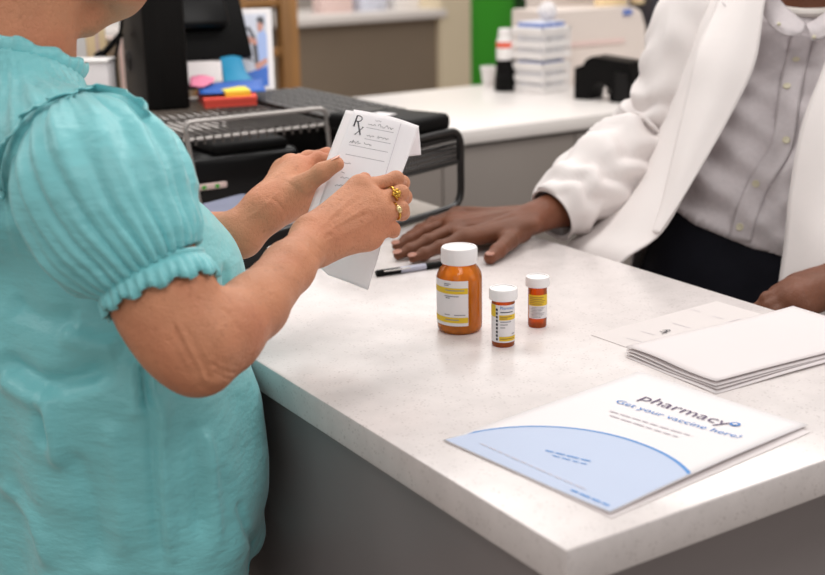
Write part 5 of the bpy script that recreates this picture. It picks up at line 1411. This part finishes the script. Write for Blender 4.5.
# the symbol: an R whose leg is crossed
k = 17.0
def sym(name, pts, w): stroke(name, [(2.0+x*k*.62, 2.5+(1-y)*k*1.0) for x, y in pts], w, MT['ink'])
sym('prescription_symbol', [(0.06, 1.0), (0.06, .35)], .0018)
sym('prescription_symbol', [(0.0, 1.0), (.35, 1.0), (.52, .95), (.60, .84), (.52, .72), (.35, .67), (.06, .67)], .0011)
sym('prescription_symbol', [(-.05, .35), (.17, .35)], .0007)
sym('prescription_symbol', [(.28, .67), (.60, .28), (.92, -.10)], .0018)
sym('prescription_symbol', [(.95, .38), (.70, .12), (.42, -.12)], .0009)
sym('prescription_symbol', [(.32, -.12), (.52, -.12)], .0006)
sym('prescription_symbol', [(.84, .38), (1.03, .38)], .0006)
def scrib(s0, t0, L, amp, seed, w=.0005, m='ink'):
    rng = random.Random(seed); pts = []; x = 0
    while x < L:
        pts.append((s0+x, t0-amp*rng.choice((.1, .5, 1.0, .3, -.35)))); x += rng.uniform(.5, 1.0)
    stroke('handwriting', pts, w, MT[m])
def rule(s0, t0, L, w=.0005, m='greyink'): stroke('ruled_line', [(s0+L*i/8, t0) for i in range(9)], w, MT[m])
scrib(21, 4, 7, 1.0, 3, .0005, 'greyink')
scrib(16, 9.5, 8, 1.6, 1); scrib(26, 9, 16, 2.2, 2); rule(15, 12.5, 28)
scrib(18, 21, 8, 1.6, 4); scrib(29, 20.5, 12, 2.2, 5); rule(17, 24, 27)
scrib(4, 30, 11, 2.6, 6, .0006); scrib(18, 29.5, 9, 1.8, 7); rule(4, 33, 40)
rule(4, 43, 40)
scrib(4, 52, 9, 1.0, 8, .0006, 'greyink'); scrib(6, 62, 4, .9, 9, .0006, 'greyink'); scrib(7, 67, 16, 1.0, 12, .0006, 'greyink')
scrib(5, 76, 9, 2.0, 10); scrib(17, 76, 4, 2.0, 11); scrib(24, 75, 6, 2.0, 13)
stroke('fold_line', [(47+.10*i, 2+i*2.2) for i in range(0, 36)], .0010, MT['palegrey'])
# ================================================================== THE PHARMACIST (dark-skinned man in an open white coat)
FM = V3((-.80, -.60, 0)); LM = V3((.60, -.80, 0)); MYAW = math.atan2(FM.y, FM.x)
ms = []
for x, y, D, a, b in [(742, 262, 1.965, .108, .165), (757, 200, 1.950, .120, .172), (778, 145, 1.955, .122, .180), (790, 90, 1.98, .116, .186), (798, 52, 2.015, .098, .165), (804, 28, 2.045, .075, .115)]:
    p = pd(x, y, D)-FM*a; ms.append((p.z, p.x, p.y, a, b))
mb = ms[0]
NM = pd(812, 10, 2.085)                         # base of the neck
SR, SL = NM-LM*.175+V3((0, 0, -.045)), NM+LM*.175+V3((0, 0, -.05))
ER, WR = pd(650, 148, 2.17), pz(531, 219, .985)
ELm, WL = pd(925, 235, 1.80), pd(835, 285, 1.735)
hx = [pz(395, 230, ZC), pz(560, 230, ZC)]
DM = SDF(axis([(.34, .68, .0023), (.68, 1.45, .007)]), axis([(.28, .36, .007), (.36, .72, .0032), (.72, .93, .0023), (.93, 1.15, .007)]),
         axis([(0, .90, .014), (.90, .945, .0032), (.945, 1.03, .0023), (1.03, 1.36, .006), (1.36, 1.66, .004)]))
S = DM
S.loft([(z, cx, cy, a-.028, b-.028) for z, cx, cy, a, b in ms], MYAW, .03)
S.loft([(.74, mb[1], mb[2], .10, .15), (.85, mb[1], mb[2], .098, .15), (mb[0]+.02, mb[1], mb[2], .082, .138)], MYAW, .03)
S.cone(NM+V3((.01, 0, -.06)), NM+V3((0, 0, .03)), .062, .054, .02)
S.cone(NM+V3((0, 0, -.03)), SR, .05, .052, .03); S.cone(NM+V3((0, 0, -.03)), SL, .05, .052, .03)
PC = V3((mb[1], mb[2], 0))
for sg in (-1, 1):
    S.chain([PC+LM*sg*.085+V3((0, 0, .80)), PC+LM*sg*.10+FM*.02+V3((0, 0, .46)), PC+LM*sg*.11+V3((0, 0, .08))], [.085, .058, .038], .03)
    a = PC+LM*sg*.11+V3((0, 0, .08)); S.chain([a, a+FM*.06+V3((0, 0, -.04)), a+FM*.15+V3((0, 0, -.055))], [.036, .034, .022], .02)
S.chain([SR, (SR+ER)/2, ER, pd(610, 178, 2.11), pd(565, 206, 2.05), WR], [.054, .05, .042, .038, .031, .0255], .015)
S.chain([SL, (SL+ELm)/2, ELm, (ELm+WL)/2, WL], [.054, .05, .042, .037, .029], .015)
# right hand flat on the worktop
def hz(x, y, dz): return pz(x, y, ZC+dz)
mH = [hz(464, 238, .026), hz(455, 228, .031), hz(453, 220, .029), hz(457, 213, .024)]
fH = [[hz(440, 247, .020), hz(424, 254, .0125), hz(413, 258.5, .0085)],
      [hz(427, 241, .022), hz(410, 250, .0135), hz(398, 255.5, .0085)],
      [hz(424, 231, .022), hz(407, 240, .0135), hz(396, 246, .0085)],
      [hz(432, 222, .018), hz(419, 229, .012), hz(408, 235, .008)]]
vU = V3((0, 0, 1))
hand(S, WR, mH, fH, [.0096, .0098, .0094, .0082], [hz(520, 230, .024), hz(509, 241, .020), hz(498, 251, .014), hz(490, 258, .010)], [.0175, .0138, .0115, .0098], vU, kp=.012, rw=.022, rp=.0135)
S.cone(WR, (mH[1]+mH[2])/2, .026, .019, .014, flat=vU, ratio=.68)
S.cone(hz(520, 214, .022), hz(470, 216, .018), .015, .013, .014)
for m in mH[:3]: S.cone(WR+(m-WR)*.3+V3((0, 0, .014)), m+V3((0, 0, .009)), .0035, .0036, .006)
# left hand, loosely closed just behind the worktop edge
mL2 = [pd(789, 290, 1.700), pd(793, 297, 1.688), pd(799, 304, 1.678), pd(806, 310, 1.672)]
fL2 = [[pd(768, 299, 1.700), pd(757, 311, 1.708), pd(760, 323, 1.716)],
       [pd(771, 307, 1.690), pd(760, 320, 1.698), pd(764, 332, 1.708)],
       [pd(777, 314, 1.680), pd(767, 327, 1.690), pd(771, 338, 1.700)],
       [pd(786, 319, 1.674), pd(778, 331, 1.684), pd(782, 341, 1.694)]]
vL2 = (V3(_u)+V3(-_f)*.6).normalized()
hand(S, WL, mL2, fL2, [.0098, .010, .0095, .0084], [pd(812, 283, 1.735), pd(795, 285, 1.730), pd(778, 293, 1.728), pd(765, 303, 1.728)], [.017, .0138, .0115, .0098], vL2, rw=.023, rp=.0135)
S.cone(WL, (mL2[1]+mL2[2])/2, .029, .021, .014)
# head, above the picture's edge, turned to the customer
fw2 = V3((-.94, -.26, -.22)).normalized(); sd2 = V3((0, 0, 1)).cross(fw2).normalized(); up2 = fw2.cross(sd2)
HM = NM+V3((-.02, -.01, .195)); RM2 = [tuple(fw2), tuple(sd2), tuple(up2)]
def hq(a, b, c): return HM+fw2*a+sd2*b+up2*c
S.ell(HM+up2*.03-fw2*.012, (.100, .078, .100), RM2, k=.02); S.ell(hq(.024, 0, -.035), (.070, .062, .082), RM2, k=.03)
S.cone(hq(.050, 0, -.104), hq(.056, 0, -.110), .021, .019, .03)
for sg in (-1, 1):
    S.cone(hq(-.02, sg*.052, -.055), hq(.048, sg*.02, -.102), .022, .020, .03)
    S.ell(hq(.088, sg*.031, .012), (.012, .015, .010), RM2, k=.01, mode='s')
    S.ell(hq(.078, sg*.031, .0225), (.010, .016, .0055), RM2, k=.004); S.ell(hq(.077, sg*.031, .0015), (.010, .015, .0045), RM2, k=.004)
    S.ell(hq(-.012, sg*.078, -.006), (.018, .008, .030), RM2, k=.008)
    S.ell(hq(.093, sg*.014, -.032), (.010, .010, .008), RM2, k=.006)
S.cone(hq(.091, 0, .012), hq(.110, 0, -.030), .009, .013, .010)
S.cone(hq(.087, -.02, -.062), hq(.087, .02, -.062), .008, .008, .006); S.cone(hq(.086, -.017, -.075), hq(.086, .017, -.075), .009, .009, .005)
S.cone(NM, hq(-.03, 0, -.045), .055, .056, .03)
V, F = S.mesh(); V = smooth_np(V, F, 1, .4)
man = from_np('person', V, F, MT['skind'])
tag(man, 'pharmacist in an open white coat over a grey shirt, one hand flat on the counter', 'person')
del DM, S
for sg in (-1, 1):
    bm = bmesh.new(); bmesh.ops.create_uvsphere(bm, u_segments=16, v_segments=12, radius=.0118, matrix=Matrix.Translation(hq(.0725, sg*.031, .012))); e = obj('eye', bm, MT['eye'], man)
    bm = bmesh.new(); bmesh.ops.create_uvsphere(bm, u_segments=14, v_segments=10, radius=.0058, matrix=Matrix.Translation(hq(.0792, sg*.031, .010))); obj('iris', bm, MT['iris'], e)
bm = bmesh.new(); add_tube(bm, [hq(.082, -.026, -.068), hq(.092, -.010, -.066), hq(.0935, 0, -.067), hq(.092, .010, -.066), hq(.082, .026, -.068)], [.002, .005, .006, .005, .002], 8); obj('lips', bm, mat('brown_lip', srgb(112, 66, 58), 0.4), man)
hs = SDF(axis([(HM.x-.15, HM.x+.15, .006)]), axis([(HM.y-.15, HM.y+.15, .006)]), axis([(HM.z-.13, HM.z+.17, .006)]))
hs.ell(HM+up2*.034-fw2*.018, (.104, .083, .102), RM2, k=.02); hs.cut(hq(.070, 0, .052), fw2*.8-up2*.6); hs.cut(hq(-.02, 0, -.03), -up2+fw2*.35)
a_, b_ = hs.mesh(); n_ = normals_np(a_, b_); a_ = a_+n_*np.array([[.002*noise.noise(V3(p)*160)] for p in a_.tolist()])
from_np('hair', a_, b_, MT['hairb'], man)
for (p, q, w) in ((hz(424, 254, .0125), hz(413, 258.5, .0085), .0088), (hz(410, 250, .0135), hz(398, 255.5, .0085), .009), (hz(407, 240, .0135), hz(396, 246, .0085), .0088), (hz(498, 251, .014), hz(490, 258, .010), .0098)):
    nail(p, q, w, MT['naild'], man, V3((0, 0, 1))+(V3(q)-V3(p)).normalized()*.5-V3(_f)*.3)

# ---- shirt
B = SDF(axis([(.70, 1.42, .004)]), axis([(.42, 1.12, .004)]), axis([(.84, 1.42, .004)]))
B.loft(ms, MYAW, .02)
B.cone(NM+V3((0, 0, -.045)), SR, .058, .060, .04); B.cone(NM+V3((0, 0, -.045)), SL, .058, .060, .04)
B.cone(NM+V3((0, 0, -.05)), NM+V3((0, 0, -.004)), .070, .060, .02)
nax = V3((-.15, -.1, 1)).normalized()
B.cut(NM+nax*.022, nax+FM*.25)
ca, cb_, cc_ = pd(690, 213, 2.02), pd(784, 259, 1.945), pd(737, 236, 1.985)+FM*.1
hemn = (cb_-ca).cross(FM).normalized()
if hemn.z > 0: hemn = -hemn
B.cut(ca, hemn)
bv, bf = B.mesh(); bn = normals_np(bv, bf)
ds = np.zeros(len(bv))
for i, p in enumerate(bv.tolist()):
    v = V3(p); u = (v-V3((mb[1], mb[2], 0))).dot(LM); z = p[2]
    w1 = noise.noise(V3((u*5, z*5, 1.3)))
    # diagonal pulls rising to the buttons, blousing above the belt
    f1 = math.sin((z*.85+u*.55)*115+4.5*w1)*.0100*(.35+.65*max(0, noise.noise(V3((u*7, z*6, 4)))+.35))*min(1, max(0, (1.24-z)/.08))
    f2 = noise.noise(V3((u*14+z*8, z*22-u*8, 7)))*.0160
    f3 = .006*math.exp(-((z-(mb[0]+.035))/.025)**2)*(1+.5*math.sin(u*60))
    ds[i] = f1+f2+f3
bv2 = smooth_np(bv+bn*ds[:, None], bf, 1, .4)
shirt = from_np('shirt', bv2, bf, MT['shirt'], man)
BVS = bvh_of(bv2, bf)
def strip_on(name, cl, wpx, m, parent, off=.002, thick=.0012, nw=6, bv=None):
    C_ = [(p.x, p.y) for p in spline([V3((x, y, 0)) for x, y in cl], 8)]; v = []; ok = []
    for i, (x, y) in enumerate(C_):
        a, b = C_[max(i-1, 0)], C_[min(i+1, len(C_)-1)]; t = V3((b[0]-a[0], b[1]-a[1], 0)).normalized(); nx, ny = -t.y, t.x
        row = []
        for k in range(nw+1):
            s_ = (k/nw-.5)*wpx; p, n_ = hit(bv, x+nx*s_, y+ny*s_, off); row.append(p)
        if all(q is not None for q in row): ok.append(row)
    n1 = len(ok); w = nw+1
    for it in range(1):
        for i in range(1, n1-1):
            for k in range(w): ok[i][k] = (ok[i-1][k]+ok[i][k]*2+ok[i+1][k])/4
    v = [tuple(q) for r in ok for q in r]
    f = [(i*w+k, i*w+k+1, (i+1)*w+k+1, (i+1)*w+k) for i in range(n1-1) for k in range(nw)]
    o = from_np(name, v, f, m, parent); md = o.modifiers.new('t', 'SOLIDIFY'); md.thickness = thick; md.offset = 0
    return o
pl_ = [(803, 34), (797, 60), (790, 92), (786, 125), (780, 150), (766, 172), (755, 192), (745, 220), (738, 250), (736, 262)]
strip_on('placket', pl_, 22, MT['shirt'], shirt, .0022, .0030, bv=BVS)
for x, y in ((796, 62), (787, 88), (786, 141), (757, 183), (741, 227)):
    p, n_ = hit(BVS, x, y, .0045)
    if p is None: continue
    bm = bmesh.new(); add_lathe(bm, [(.0030, .0002), (.0056, .0), (.0060, .001), (.0052, .0018), (.0040, .0013), (.0, .0013)], 18, cap0=True, cap1=False)
    bmesh.ops.transform(bm, matrix=Matrix.Translation(p) @ n_.to_track_quat('Z', 'Y').to_matrix().to_4x4(), verts=bm.verts); obj('button', bm, MT['button'], shirt)
# undershirt neckline
bm = bmesh.new(); s_ = LM
ring_ = [NM+nax*.012+FM*.010+(FM*math.cos(2*PI*k/40)+LM*math.sin(2*PI*k/40))*.0600-nax*(.012*math.cos(2*PI*k/40)) for k in range(40)]
add_tube(bm, ring_, .0075, 8, closed=True); obj('undershirt_neckline', bm, MT['tee'], man)
# collar leaves
def leaf(nm, rows): return sheet(nm, [[tuple(pd(*q)) for q in r] for r in rows], MT['shirt'], shirt, n=6, thick=.0022)
cl1 = leaf('collar_leaf', [[(771, -12, 2.050), (777, -4, 2.025), (786, 7, 2.005), (798, 17, 1.990), (805, 24, 1.983)], [(765, -8, 2.045), (768, 4, 2.010), (775, 17, 1.988), (787, 27, 1.975), (803, 31, 1.972)], [(760, -4, 2.05), (763, 12, 2.008), (770, 25, 1.985), (784, 35, 1.974), (799, 36, 1.973)]])
cl2 = leaf('collar_leaf', [[(806, 25, 1.983), (815, 20, 1.978), (826, 12, 1.972), (838, 0, 1.975)], [(809, 31, 1.970), (818, 28, 1.963), (831, 20, 1.955), (846, 8, 1.955)], [(812, 41, 1.968), (823, 38, 1.957), (837, 28, 1.948), (852, 14, 1.945)]])
for x, y, D in ((779, 24, 1.972), (814, 37, 1.960)):
    bm = bmesh.new(); bmesh.ops.create_uvsphere(bm, u_segments=12, v_segments=8, radius=.0032, matrix=Matrix.Translation(pd(x, y, D))); obj('collar_button', bm, MT['button'], shirt)

# ---- trousers and shoes
T_ = SDF(axis([(.64, 1.3, .008)]), axis([(.38, 1.05, .008)]), axis([(.03, 1.03, .008)]))
T_.loft([(.70, mb[1], mb[2], .105, .160), (.82, mb[1], mb[2], .125, .182), (mb[0]-.03, mb[1], mb[2], .112, .172), (mb[0]+.02, mb[1]+.008, mb[2]+.001, .106, .162), (mb[0]+.085, mb[1]+.030, mb[2]+.006, .108, .160)], MYAW, .03)
for sg in (-1, 1): T_.chain([PC+LM*sg*.085+V3((0, 0, .80)), PC+LM*sg*.10+FM*.02+V3((0, 0, .46)), PC+LM*sg*.11+V3((0, 0, .09))], [.098, .075, .060], .03)
T_.cut((0, 0, .06), (0, 0, -1))
a_, b_ = T_.mesh(); n_ = normals_np(a_, b_); a_ = a_+n_*np.array([[.005*noise.noise(V3((p[0]*14, p[1]*14, p[2]*20)))] for p in a_.tolist()])
trs = from_np('trousers', a_, b_, MT['navy'], man)
BVT = bvh_of(a_, b_)
for sg in (-1, 1):
    a = PC+LM*sg*.11
    q = SDF(axis([(a.x-.24, a.x+.12, .006)]), axis([(a.y-.22, a.y+.12, .006)]), axis([(-.01, .13, .006)]))
    q.cone(a+V3((0, 0, .045))-FM*.03, a+FM*.10+V3((0, 0, .032)), .046, .040, .02); q.cone(a+FM*.05+V3((0, 0, .03)), a+FM*.17+V3((0, 0, .026)), .042, .036, .02); q.cone(a+V3((0, 0, .05)), a+V3((0, 0, .09)), .042, .044, .01)
    q.cut((0, 0, .004), (0, 0, -1)); q.cut((0, 0, .10), (0, 0, 1))
    c_, d__ = q.mesh(); from_np('shoe', c_, d__, MT['shoe'], man)

# ---- white coat: back and sides as a loose shell, then front panels, lapels and sleeves
Cq = SDF(axis([(.66, 1.50, .007)]), axis([(.36, 1.16, .007)]), axis([(.50, 1.42, .007)]))
cs = [(z, cx-FM.x*.012, cy-FM.y*.012, a+.020, b+.022) for z, cx, cy, a, b in ms]
cs = [(.50, mb[1]-FM.x*.03, mb[2]-FM.y*.03, .165, .225), (.70, mb[1]-FM.x*.02, mb[2]-FM.y*.02, .150, .212)]+cs
Cq.loft(cs, MYAW, .02); Cq.cone(NM+V3((0, 0, -.03))-FM*.012, SR, .062, .070, .04); Cq.cone(NM+V3((0, 0, -.03))-FM*.012, SL, .062, .070, .04)
cv, cf = Cq.mesh(); cn = normals_np(cv, cf)
cv = cv+cn*np.array([[.006*noise.noise(V3((p[0]*8, p[1]*8, p[2]*4)))] for p in cv.tolist()])
keep = []
for q in cf.tolist():
    m = cv[q].mean(0); nn = cn[q].mean(0)
    d = V3(m)-V3((mb[1], mb[2], 0)); fr = d.dot(FM)
    top_hole = m[2] > NM.z-.03 and (V3(m)-NM).length < .085
    if nn[2] < -.6 and m[2] < .55: continue
    if top_hole or (nn[0]*FM.x+nn[1]*FM.y > .30) or nn[2] < -.9: continue
    keep.append(q)
used = sorted({i for q in keep for i in q}); mp = {i: k for k, i in enumerate(used)}
coat = from_np('white_coat', cv[used], [[mp[i] for i in q] for q in keep], MT['coat'], man)
md = coat.modifiers.new('t', 'SOLIDIFY'); md.thickness = .003; md.offset = 0
def cpanel(nm, rows, off=0.0, n=7, thick=.003, amp=.003, seed=0.0, m='coat'):
    g = [[tuple(pd(x, y, D-off)) for x, y, D in r] for r in rows]
    def dp(A):
        for i in range(A.shape[0]):
            for j in range(A.shape[1]):
                p = A[i, j]; k_ = noise.noise(V3((p[0]*14+seed, p[1]*14, p[2]*7)))*amp+noise.noise(V3((p[0]*5, p[1]*5+seed, p[2]*3)))*amp*1.4
                A[i, j] = p+np.array(_f)*k_
        return A
    return sheet(nm, g, MT[m], coat, n=n, thick=thick, disp=dp)
cpanel('front_panel', [
    [(770, -22, 2.030), (742, -24, 2.050), (712, -20, 2.10), (682, -12, 2.17)],
    [(764, 0, 1.990), (738, -2, 2.010), (708, 4, 2.06), (676, 14, 2.16)],
    [(754, 63, 1.950), (724, 60, 1.965), (697, 64, 2.01), (668, 74, 2.14)],
    [(730, 115, 1.930), (703, 114, 1.945), (680, 118, 2.00), (654, 128, 2.12)],
    [(698, 170, 1.905), (676, 171, 1.930), (656, 174, 1.99), (632, 182, 2.10)],
    [(662, 232, 1.885), (640, 230, 1.920), (618, 228, 1.98), (594, 226, 2.07)],
    [(623, 262, 1.905), (604, 258, 1.945), (586, 252, 1.995), (566, 246, 2.07)],
    [(604, 300, 1.955), (588, 296, 1.990), (572, 290, 2.030), (556, 284, 2.09)],
    [(592, 360, 1.985), (578, 356, 2.015), (564, 350, 2.055), (550, 344, 2.11)]], amp=.004)
lap1 = cpanel('lapel', [
    [(773, -24, 2.018), (750, -30, 2.022), (722, -26, 2.060)],
    [(765.5, 0, 1.976), (742, 0, 1.984), (716, 6, 2.022)],
    [(755.5, 62, 1.935), (726, 56, 1.940), (697, 50, 1.975)],
    [(731.5, 114, 1.915), (708, 106, 1.922), (686, 98, 1.962)],
    [(699, 171, 1.895), (684, 165, 1.905), (672, 160, 1.935)],
    [(676, 209, 1.884), (669, 207, 1.892), (662, 204, 1.912)],
    [(659, 234, 1.882), (656, 233, 1.886), (653, 232, 1.892)]], amp=.0015, thick=.003, seed=3)
tube('notch_seam', [pd(722, 2, 2.005), pd(731, 11, 1.993), pd(738, 20, 1.982)], .0012, MT['shirt'], lap1, seg=6)
cpanel('front_panel', [
    [(850, -20, 2.00), (880, -20, 1.96), (925, -8, 1.94), (970, 15, 2.00)],
    [(838, 25, 1.930), (870, 25, 1.885), (915, 35, 1.86), (965, 55, 1.94)],
    [(825, 63, 1.905), (860, 66, 1.860), (905, 75, 1.83), (955, 90, 1.92)],
    [(803, 122, 1.885), (845, 126, 1.835), (890, 132, 1.80), (945, 145, 1.90)],
    [(790, 190, 1.875), (830, 194, 1.820), (880, 200, 1.78), (935, 210, 1.88)],
    [(785, 240, 1.865), (824, 244, 1.800), (875, 250, 1.77), (930, 258, 1.87)],
    [(778, 290, 1.855), (820, 292, 1.790), (870, 296, 1.76), (925, 302, 1.86)],
    [(772, 360, 1.850), (815, 362, 1.79), (865, 366, 1.76), (920, 370, 1.86)]], amp=.003, seed=9)
def coat_sleeve(pts, rad, elbow_T, seed, nseg=96):
    P = [np.array(p) for p in pts]; C_ = [V3(p) for p in cr(P, 12)]; R_ = [float(q[0]) for q in cr([np.array([r]) for r in rad], 12)]
    n = len(C_); v = []; u = V3((0, 0, 1)); 
    for i in range(n):
        t = (C_[min(i+1, n-1)]-C_[max(i-1, 0)]).normalized(); s_ = t.cross(u).normalized(); u = s_.cross(t).normalized(); T = i/(n-1)
        el = math.exp(-((T-elbow_T)/.16)**2); wr = math.exp(-((T-.86)/.10)**2)
        for k in range(nseg):
            a = 2*PI*k/nseg; d = s_*math.cos(a)+u*math.sin(a)
            w1 = noise.noise(V3((math.cos(a)*1.3+seed, math.sin(a)*1.3, T*3.5)))
            f1 = math.sin(T*62+a*2.0+4.5*w1)*(.0095*el+.0045*wr+.0020)
            f2 = noise.noise(V3((math.cos(a)*2.2, math.sin(a)*2.2+seed, T*9)))*.010*min(1, (1-T)*6)
            v.append(tuple(C_[i]+d*(R_[i]+f1+f2)))
    f = [(i*nseg+k, i*nseg+(k+1) % nseg, (i+1)*nseg+(k+1) % nseg, (i+1)*nseg+k) for i in range(n-1) for k in range(nseg)]
    o = from_np('sleeve', v, f, MT['coat'], coat); md = o.modifiers.new('t', 'SOLIDIFY'); md.thickness = .003; md.offset = -1
    t = (C_[-1]-C_[-2]).normalized(); s_ = t.cross(u).normalized(); u2 = s_.cross(t)
    bm = bmesh.new(); add_tube(bm, [C_[-1]-t*.001+(s_*math.cos(2*PI*k/48)+u2*math.sin(2*PI*k/48))*(R_[-1]-.0005) for k in range(48)], .0026, 8, closed=True); obj('cuff_hem', bm, MT['coat'], o)
    bm = bmesh.new(); add_tube(bm, [C_[-1]-t*.030+(s_*math.cos(2*PI*k/48)+u2*math.sin(2*PI*k/48))*(R_[-1]+.0035) for k in range(48)], .0010, 6, closed=True); obj('cuff_seam', bm, MT['shirt'], o)
    return o
coat_sleeve([SR+V3((0, 0, .02))-LM*-.03, pd(700, 24, 2.125), pd(688, 66, 2.125), pd(672, 112, 2.145), pd(648, 148, 2.155), pd(614, 170, 2.11), pd(580, 194, 2.065), pd(552, 214, 2.035)],
            [.066, .074, .076, .075, .074, .069, .058, .0440], .58, 2.0)
coat_sleeve([SL+V3((0, 0, .02)), SL+V3((.01, -.03, -.05)), (SL+ELm)/2+V3((0, -.02, 0)), ELm, (ELm*.6+WL*.4), WL*.72+ELm*.28], [.064, .072, .074, .072, .060, .046], .6, 6.0)
# ================================================================== LIGHT
def area(name, loc, size, power, rot=(0, 0, 0), col=(1, 0.97, 0.94), sy=None):
    l = bpy.data.lights.new(name, 'AREA'); l.shape = 'RECTANGLE'; l.size = size; l.size_y = sy or size; l.energy = power*0.54; l.color = col
    o = bpy.data.objects.new(name, l); COL.objects.link(o); o.location = loc; o.rotation_euler = rot; return o
for i, (x, y, p) in enumerate([(-0.6, -0.8, 20), (1.3, -0.6, 26), (0.3, 1.2, 30), (1.9, 1.0, 34), (1.0, 3.2, 40), (2.6, 3.0, 40), (-0.8, 4.6, 40), (2.4, 5.0, 45), (-1.8, 1.6, 24)]):
    area('ceiling_panel_light', (x, y, 2.7), 2.2 if y > 2 else 1.2, p, sy=1.6 if y > 2 else 0.6)
area('store_front_light', (2.4, -2.2, 1.9), 1.8, 13, rot=(math.radians(70), 0, math.radians(38)), sy=1.4)
area('left_fill_light', (-2.6, -1.2, 1.9), 2.2, 17, rot=(math.radians(72), 0, math.radians(-52)), col=(1, 0.985, 0.97), sy=1.8)  # added soft fill to brighten the blouse; no window stands on this side
w = bpy.data.worlds.new('world'); SC.world = w; w.use_nodes = True
bg = w.node_tree.nodes['Background']; bg.inputs['Color'].default_value = (1.0, 0.965, 0.94, 1); bg.inputs['Strength'].default_value = 0.29
SC.view_settings.view_transform = 'Standard'
SC.view_settings.look = 'None'
SC.view_settings.exposure = 0.14
SC.cycles.use_denoising = True
SC.cycles.max_bounces = 8
SC.cycles.transparent_max_bounces = 16
